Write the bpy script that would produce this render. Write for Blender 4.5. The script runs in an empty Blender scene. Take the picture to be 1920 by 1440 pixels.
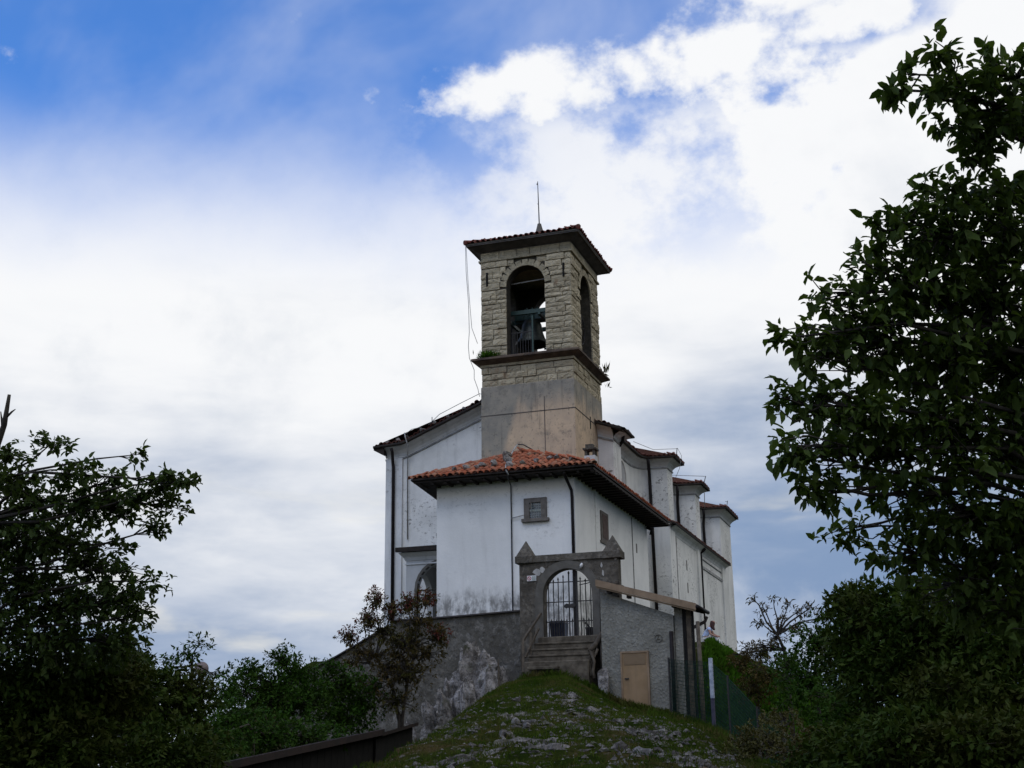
import bpy, math, random
import numpy as np
from mathutils import Vector, Matrix, noise as mnoise
RAD = math.radians
scene = bpy.context.scene
C = scene.collection

# ------------------------------------------------------------------ camera
cd = bpy.data.cameras.new('camera'); cam = bpy.data.objects.new('camera', cd); C.objects.link(cam)
cd.sensor_width = 36.0; cd.lens = 45.0; cd.clip_start = 0.1; cd.clip_end = 8000.0
cam.matrix_world = Matrix.Rotation(RAD(18.643), 4, 'Z') @ Matrix.Rotation(RAD(90 + 16.111), 4, 'X') @ Matrix.Rotation(RAD(-0.818), 4, 'Z')
scene.camera = cam
scene.render.resolution_x = 1024; scene.render.resolution_y = 768

# ------------------------------------------------------------------ node helper
class NT:
    def __init__(s, tree): s.t = tree
    def n(s, typ, props=None, **kw):
        nd = s.t.nodes.new(typ)
        for k, v in (props or {}).items(): setattr(nd, k, v)
        for k, v in kw.items():
            key = int(k[1:]) if k[0] == 'i' and k[1:].isdigit() else k.replace('_', ' ')
            s.put(nd.inputs[key], v)
        return nd
    def put(s, sock, v):
        if isinstance(v, bpy.types.NodeSocket): s.t.links.new(v, sock)
        else:
            try: sock.default_value = v
            except Exception: sock.default_value = (*v, 1.0)
    def m(s, op, a, b=0.0, c=0.0, clamp=False):
        nd = s.t.nodes.new('ShaderNodeMath'); nd.operation = op; nd.use_clamp = clamp
        s.put(nd.inputs[0], a); s.put(nd.inputs[1], b)
        if op in ('MULTIPLY_ADD', 'COMPARE', 'SMOOTH_MIN'): s.put(nd.inputs[2], c)
        return nd.outputs[0]
    def ss(s, x, lo, hi, a=0.0, b=1.0):
        nd = s.t.nodes.new('ShaderNodeMapRange'); nd.interpolation_type = 'SMOOTHSTEP'
        for i, v in enumerate((x, lo, hi, a, b)): s.put(nd.inputs[i], v)
        return nd.outputs[0]
    def mix(s, fac, a, b, blend='MIX'):
        nd = s.t.nodes.new('ShaderNodeMix'); nd.data_type = 'RGBA'; nd.blend_type = blend
        s.put(nd.inputs[0], fac); s.put(nd.inputs[6], a); s.put(nd.inputs[7], b)
        return nd.outputs[2]
    def noise(s, vec, scale, detail=4.0, rough=0.55, dist=0.0):
        nd = s.t.nodes.new('ShaderNodeTexNoise')
        s.put(nd.inputs['Vector'], vec); s.put(nd.inputs['Scale'], scale); s.put(nd.inputs['Detail'], detail)
        s.put(nd.inputs['Roughness'], rough); s.put(nd.inputs['Distortion'], dist)
        return nd.outputs[0]
    def scale(s, vec, sc):
        nd = s.t.nodes.new('ShaderNodeVectorMath'); nd.operation = 'MULTIPLY'
        s.put(nd.inputs[0], vec); nd.inputs[1].default_value = sc
        return nd.outputs[0]

# ------------------------------------------------------------------ sky
SUN_EL, SUN_AZ = 54.0, 192.0        # degrees; azimuth clockwise from +Y
w = bpy.data.worlds.new('World'); scene.world = w; w.use_nodes = True
wt = w.node_tree; wt.nodes.clear(); k = NT(wt)
tc = k.n('ShaderNodeTexCoord'); d = tc.outputs['Generated']
sep = k.n('ShaderNodeSeparateXYZ', i0=d)
dx, dy, dz = sep.outputs
sky = k.n('ShaderNodeTexSky', {'sky_type': 'NISHITA', 'sun_disc': False, 'sun_elevation': RAD(SUN_EL), 'sun_rotation': RAD(SUN_AZ),
          'air_density': 1.0, 'dust_density': 0.6, 'ozone_density': 1.6})
az0 = RAD(-18.643)
hl = k.m('MAXIMUM', k.m('SQRT', k.m('ADD', k.m('MULTIPLY', dx, dx), k.m('MULTIPLY', dy, dy))), 0.02)
a_ = k.m('DIVIDE', k.m('SUBTRACT', k.m('MULTIPLY', dx, math.cos(az0)), k.m('MULTIPLY', dy, math.sin(az0))), hl)   # sine of azimuth from the church
v_ = k.m('ARCSINE', dz)                                                                                          # elevation
n_big = k.noise(d, 3.0, 3.0, 0.5)
n_mid = k.noise(d, 7.0, 7.0, 0.6, 0.15)
n_fine = k.noise(k.scale(d, (1.0, 1.0, 1.3)), 13.0, 9.0, 0.60)
n_puff = k.noise(k.scale(d, (1.0, 1.0, 1.2)), 26.0, 6.0, 0.55)
# soft edge of the high cloud sheet
bl = k.m('ADD', v_, k.m('MULTIPLY', k.m('SUBTRACT', n_big, 0.5), 0.10))
bl = k.m('ADD', bl, k.m('MULTIPLY', k.m('SUBTRACT', n_mid, 0.5), 0.05))
blue = k.ss(bl, 0.335, 0.495)
blue = k.m('MULTIPLY', blue, k.ss(k.noise(k.scale(d, (1.0, 1.6, 1.0)), 4.5, 5.0, 0.55, 0.3), 0.72, 0.34, 0.72, 1.0))
# big cumulus mass to the right, cumulus bank reaching left from it
puff = k.m('ADD', k.m('MULTIPLY', k.m('SUBTRACT', n_fine, 0.5), 1.05), k.m('MULTIPLY', k.m('SUBTRACT', n_puff, 0.5), 0.55))
mass = k.ss(k.m('ADD', a_, k.m('MULTIPLY', puff, 0.42)), 0.13, 0.24)
bd = k.m('DIVIDE', k.m('SUBTRACT', v_, k.m('ADD', 0.508, k.m('MULTIPLY', a_, 0.10))), 0.030)
band = k.m('EXPONENT', k.m('MULTIPLY', k.m('MULTIPLY', bd, bd), -0.8))
band = k.m('MULTIPLY', band, k.m('MULTIPLY', k.ss(a_, -0.15, -0.02), k.ss(a_, 0.55, 0.25)))
bank = k.ss(k.m('ADD', k.m('MULTIPLY', band, 0.52), puff), 0.22, 0.50)
veil = k.m('MULTIPLY', k.ss(a_, -0.15, 0.06), k.m('MULTIPLY', k.ss(v_, 0.52, 0.47), k.ss(n_fine, 0.36, 0.60, 0.15, 0.9)))
ha = k.m('DIVIDE', k.m('SUBTRACT', a_, 0.30), 0.075); hv = k.m('DIVIDE', k.m('SUBTRACT', v_, 0.535), 0.024)
gap = k.m('EXPONENT', k.m('MULTIPLY', k.m('ADD', k.m('MULTIPLY', ha, ha), k.m('MULTIPLY', hv, hv)), -1.0))
gap = k.ss(k.m('SUBTRACT', gap, k.m('MULTIPLY', puff, 1.0)), 0.35, 0.85)
mass = k.m('MULTIPLY', mass, k.m('SUBTRACT', 1.0, k.m('MULTIPLY', gap, 0.75)))
high = k.m('MULTIPLY', k.ss(n_mid, 0.52, 0.64), k.ss(v_, 0.60, 0.75))       # scattered cumulus higher up, all round
cumulus = k.m('MAXIMUM', k.m('MAXIMUM', bank, mass), k.m('MAXIMUM', high, veil))
bluef = k.m('MULTIPLY', blue, k.m('SUBTRACT', 1.0, cumulus))
# cloud colour: bright sheet above, grey-blue bases lower down
low = k.scale(d, (1.0, 1.0, 3.4))
n_low = k.noise(low, 3.2, 5.0, 0.5, 0.25)
n_low2 = k.noise(low, 9.0, 6.0, 0.58, 0.2)
shade = k.m('ADD', k.m('MULTIPLY', k.ss(v_, 0.36, 0.07), 0.50), k.m('MULTIPLY', k.m('SUBTRACT', n_low, 0.5), 1.1))
shade = k.m('ADD', shade, k.m('MULTIPLY', k.m('SUBTRACT', n_low2, 0.5), 0.55))
shade = k.m('ADD', shade, k.m('MULTIPLY', k.m('MULTIPLY', k.ss(a_, -0.05, 0.22), k.ss(v_, 0.33, 0.20)), 0.34))
shade = k.m('MULTIPLY', k.ss(shade, -0.03, 0.90), k.ss(v_, 0.46, 0.26))
grey = k.m('MULTIPLY', k.ss(k.m('ADD', k.m('MULTIPLY', k.m('SUBTRACT', n_mid, 0.5), 0.8), k.m('MULTIPLY', k.m('SUBTRACT', n_puff, 0.5), 0.3)), 0.0, 0.26), k.ss(v_, 0.46, 0.36, 0.30, 0.62))
cloud = k.mix(shade, (7.15, 7.22, 7.35), (1.75, 2.5, 3.9))
cloud = k.mix(grey, cloud, (5.0, 5.35, 5.9))
cream = k.m('MULTIPLY', k.ss(v_, 0.24, 0.14), k.ss(k.noise(low, 7.0, 5.0, 0.5, 0.3), 0.54, 0.70))
cloud = k.mix(k.m('MULTIPLY', cream, 0.45), cloud, (7.2, 6.9, 6.0))
skyc = k.mix(1.0, sky.outputs[0], (0.56, 1.03, 1.66), 'MULTIPLY')
fin = k.mix(bluef, cloud, skyc)
bg = k.n('ShaderNodeBackground', i0=fin, i1=0.1)
k.n('ShaderNodeOutputWorld', i0=bg.outputs[0])

sl = bpy.data.lights.new('sun', 'SUN'); sl.energy = 0.5; sl.angle = RAD(25); sl.color = (1.0, 0.95, 0.88)
so = bpy.data.objects.new('sun', sl); C.objects.link(so)
so.rotation_euler = (RAD(90 - SUN_EL), 0, RAD(180 - SUN_AZ))
vs = scene.view_settings
vs.view_transform = 'Standard'; vs.look = 'None'; vs.exposure = 0.40; vs.gamma = 1.0; vs.use_curve_mapping = False

# ------------------------------------------------------------------ materials
def newmat(name):
    m = bpy.data.materials.new(name); m.use_nodes = True
    t = m.node_tree; t.nodes.clear(); return m, NT(t)
def finish(m, k, col, rough=0.85, bump=None, bdist=0.02, bstr=0.6, metal=0.0, spec=0.3, transl=None, alpha=None):
    b = k.n('ShaderNodeBsdfPrincipled'); k.put(b.inputs['Base Color'], col); k.put(b.inputs['Roughness'], rough)
    b.inputs['Metallic'].default_value = metal; b.inputs['Specular IOR Level'].default_value = spec
    if bump is not None:
        bn = k.n('ShaderNodeBump'); bn.inputs['Distance'].default_value = bdist; bn.inputs['Strength'].default_value = bstr
        k.put(bn.inputs['Height'], bump); k.put(b.inputs['Normal'], bn.outputs[0])
    o = b.outputs[0]
    if transl:
        tr = k.n('ShaderNodeBsdfTranslucent'); k.put(tr.inputs[0], transl[0])
        mx = k.n('ShaderNodeMixShader', i0=transl[1]); k.put(mx.inputs[1], o); k.put(mx.inputs[2], tr.outputs[0]); o = mx.outputs[0]
    k.n('ShaderNodeOutputMaterial', i0=o)
    return m
def pos(k): return k.n('ShaderNodeNewGeometry').outputs['Position']
def rnd(k): return k.n('ShaderNodeObjectInfo').outputs['Random']
def simple(name, c1, c2, scale=4.0, rough=0.85, bscale=30.0, bdist=0.01, metal=0.0, spec=0.3, vary=0.0, streak=0.0):
    m, k = newmat(name); p = pos(k)
    f = k.ss(k.noise(p, scale, 6.0, 0.6), 0.32, 0.68)
    col = k.mix(f, c1, c2)
    if streak:
        sn = k.noise(k.scale(p, (7.0, 7.0, 0.45)), 1.0, 4.0, 0.6)
        col = k.mix(k.m('MULTIPLY', k.ss(sn, 0.5, 0.75), streak), col, (0.05, 0.045, 0.04))
    if vary:
        r = rnd(k); g = k.m('ADD', 1.0 - vary, k.m('MULTIPLY', r, 2 * vary))
        col = k.mix(1.0, col, k.n('ShaderNodeCombineXYZ', i0=g, i1=g, i2=g).outputs[0], 'MULTIPLY')
    return finish(m, k, col, rough, k.noise(p, bscale, 5.0, 0.65), bdist, 0.7, metal, spec)

def plaster(name, base, grey, dirt, speck=0.5, low=None, streak=0.35):
    m, k = newmat(name); p = pos(k)
    col = k.mix(k.ss(k.noise(p, 0.55, 5.0, 0.6), 0.35, 0.7), base, grey)
    col = k.mix(k.m('MULTIPLY', k.ss(k.noise(k.scale(p, (1, 1, 0.12)), 2.6, 5.0, 0.62), 0.50, 0.80), streak), col, dirt)
    patch = k.ss(k.noise(p, 0.42, 2.0, 0.5), 0.45, 0.60)
    fl = k.ss(k.noise(k.scale(p, (1, 1, 1.5)), 4.5, 7.0, 0.74, 0.7), 0.55, 0.60)
    col = k.mix(k.m('MULTIPLY', k.m('MULTIPLY', patch, fl), speck), col, dirt)
    col = k.mix(k.m('MULTIPLY', k.ss(k.noise(p, 22.0, 4.0, 0.7), 0.56, 0.72), 0.22), col, dirt)
    if low:
        z = k.n('ShaderNodeSeparateXYZ', i0=p).outputs[2]
        e = k.m('ADD', z, k.m('MULTIPLY', k.noise(k.scale(p, (1, 1, 0.35)), 2.2, 6.0, 0.68), -low[2]))
        g = k.ss(e, low[1], low[0])
        g = k.m('MULTIPLY', g, k.ss(k.noise(k.scale(p, (1.0, 1.0, 0.5)), 3.2, 6.0, 0.7), 0.36, 0.62))
        col = k.mix(k.m('MULTIPLY', g, 0.8), col, (0.10, 0.095, 0.085))
    h = k.m('ADD', k.noise(p, 9.0, 5.0, 0.6), k.m('MULTIPLY', k.noise(p, 45.0, 4.0, 0.65), 0.35))
    return finish(m, k, col, 0.9, h, 0.012, 0.6, spec=0.2)

M = {}
M['white'] = plaster('white_plaster', (0.735, 0.725, 0.69), (0.575, 0.57, 0.54), (0.17, 0.16, 0.145), 0.9, streak=0.36)
M['house'] = plaster('house_plaster', (0.765, 0.755, 0.725), (0.66, 0.655, 0.63), (0.26, 0.25, 0.23), 0.30, low=(5.2, 5.9, 1.6), streak=0.22)
M['band'] = plaster('cornice_plaster', (0.66, 0.66, 0.65), (0.50, 0.505, 0.495), (0.17, 0.16, 0.14), 0.5, streak=0.5)
M['porch'] = plaster('porch_plaster', (0.50, 0.50, 0.49), (0.42, 0.42, 0.41), (0.16, 0.15, 0.13), 0.4, streak=0.5)
def tower_mat():
    m, k = newmat('tower_plaster'); p = pos(k)
    z = k.n('ShaderNodeSeparateXYZ', i0=p).outputs[2]
    beige = k.mix(k.ss(k.noise(p, 0.8, 5.0, 0.6), 0.35, 0.65), (0.54, 0.405, 0.275), (0.43, 0.33, 0.235))
    grey = k.mix(k.ss(k.noise(p, 1.4, 5.0, 0.6), 0.35, 0.65), (0.22, 0.205, 0.175), (0.29, 0.26, 0.21))
    e = k.m('ADD', z, k.m('MULTIPLY', k.noise(k.scale(p, (1, 1, 0.25)), 1.2, 5.0, 0.6), 2.4))
    x = k.n('ShaderNodeSeparateXYZ', i0=p).outputs[0]
    e = k.m('ADD', e, k.m('MULTIPLY', k.ss(x, -18.2, -19.2), 2.6))
    col = k.mix(k.ss(e, 16.5, 17.6), beige, grey)
    st = k.ss(k.noise(k.scale(p, (1, 1, 0.07)), 3.0, 5.0, 0.65), 0.53, 0.70)
    col = k.mix(k.m('MULTIPLY', st, 0.55), col, (0.095, 0.085, 0.07))
    col = k.mix(k.m('MULTIPLY', k.ss(k.noise(p, 1.7, 7.0, 0.7, 0.4), 0.52, 0.66), 0.55), col, (0.15, 0.135, 0.11))
    sp = k.ss(k.noise(p, 6.5, 6.0, 0.72), 0.56, 0.64)
    col = k.mix(k.m('MULTIPLY', sp, 0.5), col, (0.10, 0.095, 0.08))
    h = k.m('ADD', k.noise(p, 6.0, 6.0, 0.65), k.m('MULTIPLY', k.noise(p, 40.0, 4.0, 0.6), 0.3))
    return finish(m, k, col, 0.92, h, 0.02, 0.6, spec=0.2)
M['tower'] = tower_mat()
def stone_mat(name, c1, c2, c3, rust=0.3):
    m, k = newmat(name); p = pos(k); r = rnd(k)
    col = k.mix(r, c1, c2)
    col = k.mix(k.ss(k.noise(p, 2.6, 6.0, 0.65), 0.42, 0.72), col, c3)
    col = k.mix(k.m('MULTIPLY', k.ss(k.noise(k.scale(p, (1, 1, 0.6)), 1.1, 5.0, 0.6), 0.60, 0.72), rust), col, (0.20, 0.105, 0.05))
    col = k.mix(k.m('MULTIPLY', k.ss(k.noise(k.scale(p, (1, 1, 2.6)), 7.0, 6.0, 0.7, 0.5), 0.52, 0.66), 0.75), col, (0.075, 0.07, 0.055))
    h = k.m('ADD', k.noise(k.scale(p, (1, 1, 2.2)), 8.0, 7.0, 0.7), k.m('MULTIPLY', k.noise(p, 40.0, 4.0, 0.6), 0.3))
    return finish(m, k, col, 0.92, h, 0.06, 0.9, spec=0.2)
M['stone'] = stone_mat('tower_stone', (0.54, 0.465, 0.325), (0.31, 0.265, 0.185), (0.38, 0.32, 0.215), 0.6)
M['stone_flat'] = stone_mat('dressed_stone', (0.46, 0.395, 0.27), (0.32, 0.275, 0.19), (0.22, 0.195, 0.135), 0.15)
M['cornice'] = simple('weathered_cornice', (0.060, 0.054, 0.052), (0.105, 0.092, 0.086), 2.0, 0.9, 18, 0.02, streak=0.5)
M['cornice_low'] = simple('rusty_cornice', (0.055, 0.040, 0.032), (0.13, 0.095, 0.07), 1.6, 0.9, 18, 0.03, streak=0.4)
M['mortar'] = simple('mortar', (0.036, 0.032, 0.024), (0.070, 0.060, 0.046), 5, 0.95, 30, 0.02)
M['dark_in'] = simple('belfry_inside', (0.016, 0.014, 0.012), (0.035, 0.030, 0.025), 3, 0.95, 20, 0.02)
def mottled(name, dark, mid, pale, cell=3.0, bd=0.05, pale_amt=0.35):
    m, k = newmat(name); p = pos(k)
    wv = k.n('ShaderNodeTexNoise', Vector=p, Scale=2.0); wp_ = k.n('ShaderNodeVectorMath', {'operation': 'ADD'}, i0=p); k.put(wp_.inputs[1], k.scale(wv.outputs[1], (0.35, 0.35, 0.35)))
    vo = k.n('ShaderNodeTexVoronoi', {'feature': 'F1'}, Vector=wp_.outputs[0], Scale=cell); ed = k.ss(vo.outputs['Distance'], 0.15, 0.62)
    col = k.mix(k.ss(k.noise(p, 1.1, 6.0, 0.65), 0.36, 0.66), dark, mid)
    col = k.mix(k.m('MULTIPLY', ed, 0.45), col, dark)
    col = k.mix(k.m('MULTIPLY', k.ss(k.noise(p, 3.3, 7.0, 0.72, 0.4), 0.53, 0.66), pale_amt), col, pale)
    col = k.mix(k.m('MULTIPLY', k.ss(k.noise(p, 9.0, 6.0, 0.7), 0.52, 0.66), 0.65), col, (dark[0]*.45, dark[1]*.45, dark[2]*.45))
    h = k.m('ADD', k.m('MULTIPLY', ed, -0.5), k.m('ADD', k.noise(p, 6.0, 7.0, 0.7), k.m('MULTIPLY', k.noise(p, 32.0, 5.0, 0.65), 0.4)))
    return finish(m, k, col, 0.95, h, bd, 0.9, spec=0.15)
M['gate_stone'] = mottled('gate_render', (0.062, 0.054, 0.043), (0.145, 0.128, 0.105), (0.26, 0.235, 0.20), 3.4, 0.05, 0.45)
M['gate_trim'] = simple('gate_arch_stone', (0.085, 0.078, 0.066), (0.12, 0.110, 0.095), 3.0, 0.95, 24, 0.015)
M['pale_patch'] = simple('bare_mortar', (0.30, 0.29, 0.27), (0.42, 0.40, 0.37), 6, 0.95, 24, 0.02)
M['rubble'] = mottled('rubble_render', (0.080, 0.073, 0.060), (0.165, 0.152, 0.130), (0.31, 0.29, 0.265), 3.0, 0.08, 0.4)
M['shed_wall'] = mottled('shed_render', (0.165, 0.158, 0.135), (0.255, 0.247, 0.215), (0.30, 0.295, 0.265), 9.0, 0.03, 0.3)
M['step'] = simple('step_stone', (0.050, 0.040, 0.028), (0.125, 0.105, 0.078), 3.2, 0.95, 22, 0.02)
M['wood'] = simple('dark_wood', (0.014, 0.011, 0.009), (0.030, 0.022, 0.017), 3, 0.85, 30, 0.01)
M['shutter'] = simple('brown_window_stone', (0.105, 0.092, 0.080), (0.16, 0.142, 0.125), 5, 0.9, 30, 0.01)
M['shutter_side'] = simple('brown_shutter', (0.075, 0.048, 0.040), (0.11, 0.075, 0.062), 5, 0.9, 30, 0.01)
M['oldwood'] = simple('weathered_wood', (0.045, 0.036, 0.026), (0.095, 0.076, 0.055), 5, 0.9, 40, 0.01, streak=0.3)
M['fascia'] = simple('painted_fascia', (0.18, 0.122, 0.074), (0.25, 0.175, 0.112), 2.2, 0.7, 30, 0.006, streak=0.2)
M['door'] = simple('door_paint', (0.21, 0.135, 0.068), (0.265, 0.175, 0.095), 1.8, 0.6, 30, 0.004, streak=0.25)
M['door_dark'] = simple('door_panel_paint', (0.13, 0.085, 0.045), (0.17, 0.115, 0.065), 3, 0.6, 40, 0.004)
M['pipe'] = simple('pipe_paint', (0.009, 0.007, 0.008), (0.018, 0.014, 0.014), 6, 0.6, 40, 0.002, spec=0.15)
M['shadow_line'] = simple('shadow_grey_moulding', (0.20, 0.20, 0.195), (0.36, 0.36, 0.35), 2.0, 0.9, 30, 0.006)  # thin shadow under the church mouldings, painted as a darker grey
M['niche'] = simple('niche_shade_plaster', (0.33, 0.33, 0.33), (0.40, 0.40, 0.40), 1.5, 0.9, 30, 0.006)  # flat panel; the shade of a recess is put into its grey
M['cable'] = simple('grey_cable', (0.20, 0.195, 0.185), (0.36, 0.35, 0.33), 6, 0.6, 60, 0.001)
M['cable_dark'] = simple('dark_cable', (0.045, 0.045, 0.048), (0.08, 0.08, 0.085), 6, 0.6, 60, 0.001)
M['iron'] = simple('wrought_iron', (0.018, 0.017, 0.018), (0.038, 0.033, 0.030), 8, 0.6, 60, 0.002, metal=0.3, spec=0.4)
M['green_iron'] = simple('green_iron', (0.016, 0.040, 0.032), (0.03, 0.066, 0.05), 8, 0.5, 60, 0.002, spec=0.4)
M['bronze'] = simple('bell_bronze', (0.022, 0.025, 0.022), (0.045, 0.05, 0.042), 6, 0.5, 40, 0.004, metal=0.6, spec=0.5)
M['bin'] = simple('bin_plastic', (0.016, 0.019, 0.036), (0.024, 0.028, 0.048), 5, 0.5, 40, 0.002)
M['white_paint'] = simple('white_paint', (0.62, 0.61, 0.60), (0.72, 0.71, 0.70), 8, 0.6, 40, 0.001)
M['sign_grey'] = simple('sign_grey', (0.28, 0.31, 0.28), (0.34, 0.37, 0.34), 8, 0.6, 40, 0.001)
M['red_paint'] = simple('red_paint', (0.35, 0.05, 0.05), (0.42, 0.07, 0.06), 8, 0.6, 40, 0.001)
M['post_paint'] = simple('painted_post', (0.20, 0.235, 0.30), (0.42, 0.45, 0.50), 7, 0.8, 30, 0.006)
M['post_dark'] = simple('post_base', (0.03, 0.03, 0.05), (0.06, 0.055, 0.08), 6, 0.8, 30, 0.006)
M['glass'] = simple('window_glass', (0.05, 0.065, 0.09), (0.09, 0.11, 0.14), 3, 0.08, 3, 0.001, spec=0.8)
M['globe'] = simple('globe_glass', (0.11, 0.085, 0.085), (0.16, 0.125, 0.12), 3, 0.45, 20, 0.002)
M['wire_green'] = simple('green_wire', (0.008, 0.024, 0.018), (0.014, 0.036, 0.028), 5, 0.95, 40, 0.001, spec=0.05)
M['rust_roof'] = simple('rusty_sheet', (0.010, 0.007, 0.006), (0.022, 0.012, 0.010), 2.2, 0.85, 20, 0.01)
M['shade_black_wood'] = simple('shade_black_boards', (0.004, 0.004, 0.004), (0.010, 0.009, 0.008), 3, 0.95, 20, 0.01)  # dark boards; the roof overhang's shade is put into the near-black colour
def tile_mat(name, cols, lichen=0.35):
    m, k = newmat(name); p = pos(k); r = rnd(k)
    cr = k.n('ShaderNodeValToRGB', i0=r)
    e = cr.color_ramp.elements; e[0].color = (*cols[0], 1); e[1].color = (*cols[-1], 1); e[1].position = 1.0
    for i, c in enumerate(cols[1:-1]):
        q = e.new((i + 1) / (len(cols) - 1)); q.color = (*c, 1)
    col = k.mix(k.ss(k.noise(p, 3.5, 5.0, 0.6), 0.35, 0.7), cr.outputs[0], cols[1])
    col = k.mix(k.m('MULTIPLY', k.ss(k.noise(p, 7.0, 6.0, 0.7), 0.54, 0.66), lichen), col, (0.30, 0.27, 0.20))
    col = k.mix(k.m('MULTIPLY', k.ss(k.noise(p, 2.2, 6.0, 0.7), 0.54, 0.70), 0.6), col, (0.085, 0.055, 0.035))
    return finish(m, k, col, 0.85, k.noise(p, 35.0, 5.0, 0.6), 0.008, 0.7, spec=0.2)
M['tile'] = tile_mat('terracotta', [(0.36, 0.105, 0.048), (0.27, 0.075, 0.036), (0.42, 0.17, 0.095), (0.20, 0.066, 0.036), (0.36, 0.25, 0.165)], 0.5)
M['tile_dark'] = tile_mat('old_terracotta', [(0.17, 0.050, 0.036), (0.125, 0.038, 0.030), (0.22, 0.075, 0.055), (0.09, 0.045, 0.035)], 0.45)
M['tile_bed'] = simple('tile_bed', (0.055, 0.022, 0.014), (0.10, 0.040, 0.024), 4, 0.9, 20, 0.01)
def rock_mat(name='limestone', g=1.0):
    m, k = newmat(name); p = pos(k)
    col = k.mix(k.ss(k.noise(p, 2.5, 7.0, 0.68), 0.36, 0.66), tuple(g*v for v in (0.060, 0.054, 0.048)), tuple(g*v for v in (0.27, 0.25, 0.235)))
    col = k.mix(k.m('MULTIPLY', k.ss(k.noise(k.scale(p, (1, 1, 2.0)), 8.0, 6.0, 0.72, 0.3), 0.47 if g == 1.0 else 0.52, 0.62), 0.85), col, tuple(g*v for v in (0.040, 0.036, 0.030)))
    col = k.mix(k.m('MULTIPLY', k.ss(k.noise(p, 1.2, 5.0, 0.6), 0.56, 0.70), 0.5), col, (0.05, 0.06, 0.02))
    h = k.m('ADD', k.noise(k.scale(p, (1, 1, 2.5)), 5.0, 8.0, 0.75), k.m('MULTIPLY', k.noise(p, 26.0, 5.0, 0.7), 0.4))
    return finish(m, k, col, 0.95, h, 0.09 if g == 1.0 else 0.05, 1.0, spec=0.1)
M['rock_pale'] = rock_mat('pale_limestone', 1.35)
M['rock'] = rock_mat()
def ground_mat():
    m, k = newmat('turf'); p = pos(k)
    g = k.mix(k.ss(k.noise(p, 0.9, 6.0, 0.65), 0.36, 0.64), (0.014, 0.024, 0.004), (0.030, 0.040, 0.008))
    g = k.mix(k.ss(k.noise(p, 0.55, 6.0, 0.7, 0.5), 0.50, 0.66), g, (0.060, 0.046, 0.020))
    g = k.mix(k.m('MULTIPLY', k.ss(k.noise(p, 3.4, 7.0, 0.72), 0.56, 0.64), 0.75), g, (0.15, 0.135, 0.12))
    g = k.mix(k.m('MULTIPLY', k.ss(k.noise(p, 6.5, 6.0, 0.7), 0.5, 0.66), 0.7), g, (0.013, 0.015, 0.006))
    h = k.m('ADD', k.noise(p, 3.0, 8.0, 0.72), k.m('MULTIPLY', k.noise(p, 22.0, 5.0, 0.7), 0.3))
    return finish(m, k, g, 0.95, h, 0.16, 0.9, spec=0.0)
M['turf'] = ground_mat()
def leaf_mat(name, c1, c2, c3, tr=0.22, spec=0.12):
    m, k = newmat(name); p = pos(k)
    at = k.n('ShaderNodeAttribute', {'attribute_name': 'tint'}).outputs['Fac']
    col = k.mix(at, c1, c2)
    col = k.mix(k.ss(k.noise(p, 0.9, 4.0, 0.6), 0.42, 0.70), col, c3)
    t = k.mix(1.0, col, (1.6, 1.7, 0.9), 'MULTIPLY')
    return finish(m, k, col, 0.62, None, spec=spec, transl=(t, tr))
M['leaf_big'] = leaf_mat('leaf_broad', (0.022, 0.040, 0.008), (0.066, 0.098, 0.020), (0.044, 0.066, 0.014), 0.3)
M['leaf_left'] = leaf_mat('leaf_oak', (0.020, 0.036, 0.009), (0.052, 0.078, 0.018), (0.040, 0.056, 0.014), 0.28)
M['leaf_bush'] = leaf_mat('leaf_bush', (0.014, 0.038, 0.005), (0.032, 0.070, 0.009), (0.024, 0.042, 0.007), 0.15, 0.03)
M['leaf_dark'] = leaf_mat('leaf_dark', (0.012, 0.026, 0.004), (0.036, 0.054, 0.009), (0.032, 0.036, 0.008), 0.15, 0.03)
M['leaf_olive'] = leaf_mat('leaf_olive', (0.040, 0.040, 0.010), (0.068, 0.062, 0.016), (0.045, 0.030, 0.012), 0.15)
M['leaf_red'] = leaf_mat('leaf_red', (0.095, 0.026, 0.022), (0.13, 0.040, 0.030), (0.07, 0.030, 0.018), 0.2)
M['leaf_rust'] = leaf_mat('leaf_rust', (0.046, 0.040, 0.013), (0.085, 0.056, 0.022), (0.040, 0.042, 0.012), 0.2, 0.03)
M['grass'] = leaf_mat('grass_blade', (0.022, 0.042, 0.005), (0.046, 0.070, 0.010), (0.070, 0.058, 0.022), 0.15, 0.0)
M['grass_bank'] = leaf_mat('grass_bank', (0.026, 0.066, 0.005), (0.046, 0.105, 0.010), (0.024, 0.052, 0.005), 0.2, 0.0)
M['bark'] = simple('bark', (0.018, 0.015, 0.012), (0.045, 0.038, 0.030), 9, 0.95, 40, 0.01)
M['bark_grey'] = simple('bark_grey', (0.045, 0.038, 0.032), (0.085, 0.072, 0.060), 9, 0.95, 40, 0.01)
M['skin'] = simple('skin', (0.30, 0.165, 0.12), (0.34, 0.19, 0.14), 6, 0.6, 60, 0.001)
M['shirt'] = simple('shirt', (0.30, 0.40, 0.62), (0.55, 0.62, 0.78), 14, 0.85, 60, 0.003)
M['trousers'] = simple('trousers', (0.45, 0.44, 0.43), (0.55, 0.54, 0.53), 8, 0.85, 60, 0.003)
M['hair'] = simple('hair', (0.030, 0.010, 0.010), (0.060, 0.020, 0.016), 30, 0.6, 90, 0.003)
M['path'] = simple('dirt', (0.085, 0.055, 0.035), (0.13, 0.09, 0.06), 4, 0.95, 25, 0.03)
M['floor'] = simple('terrace_paving', (0.20, 0.19, 0.175), (0.28, 0.265, 0.245), 3, 0.9, 25, 0.01)

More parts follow.
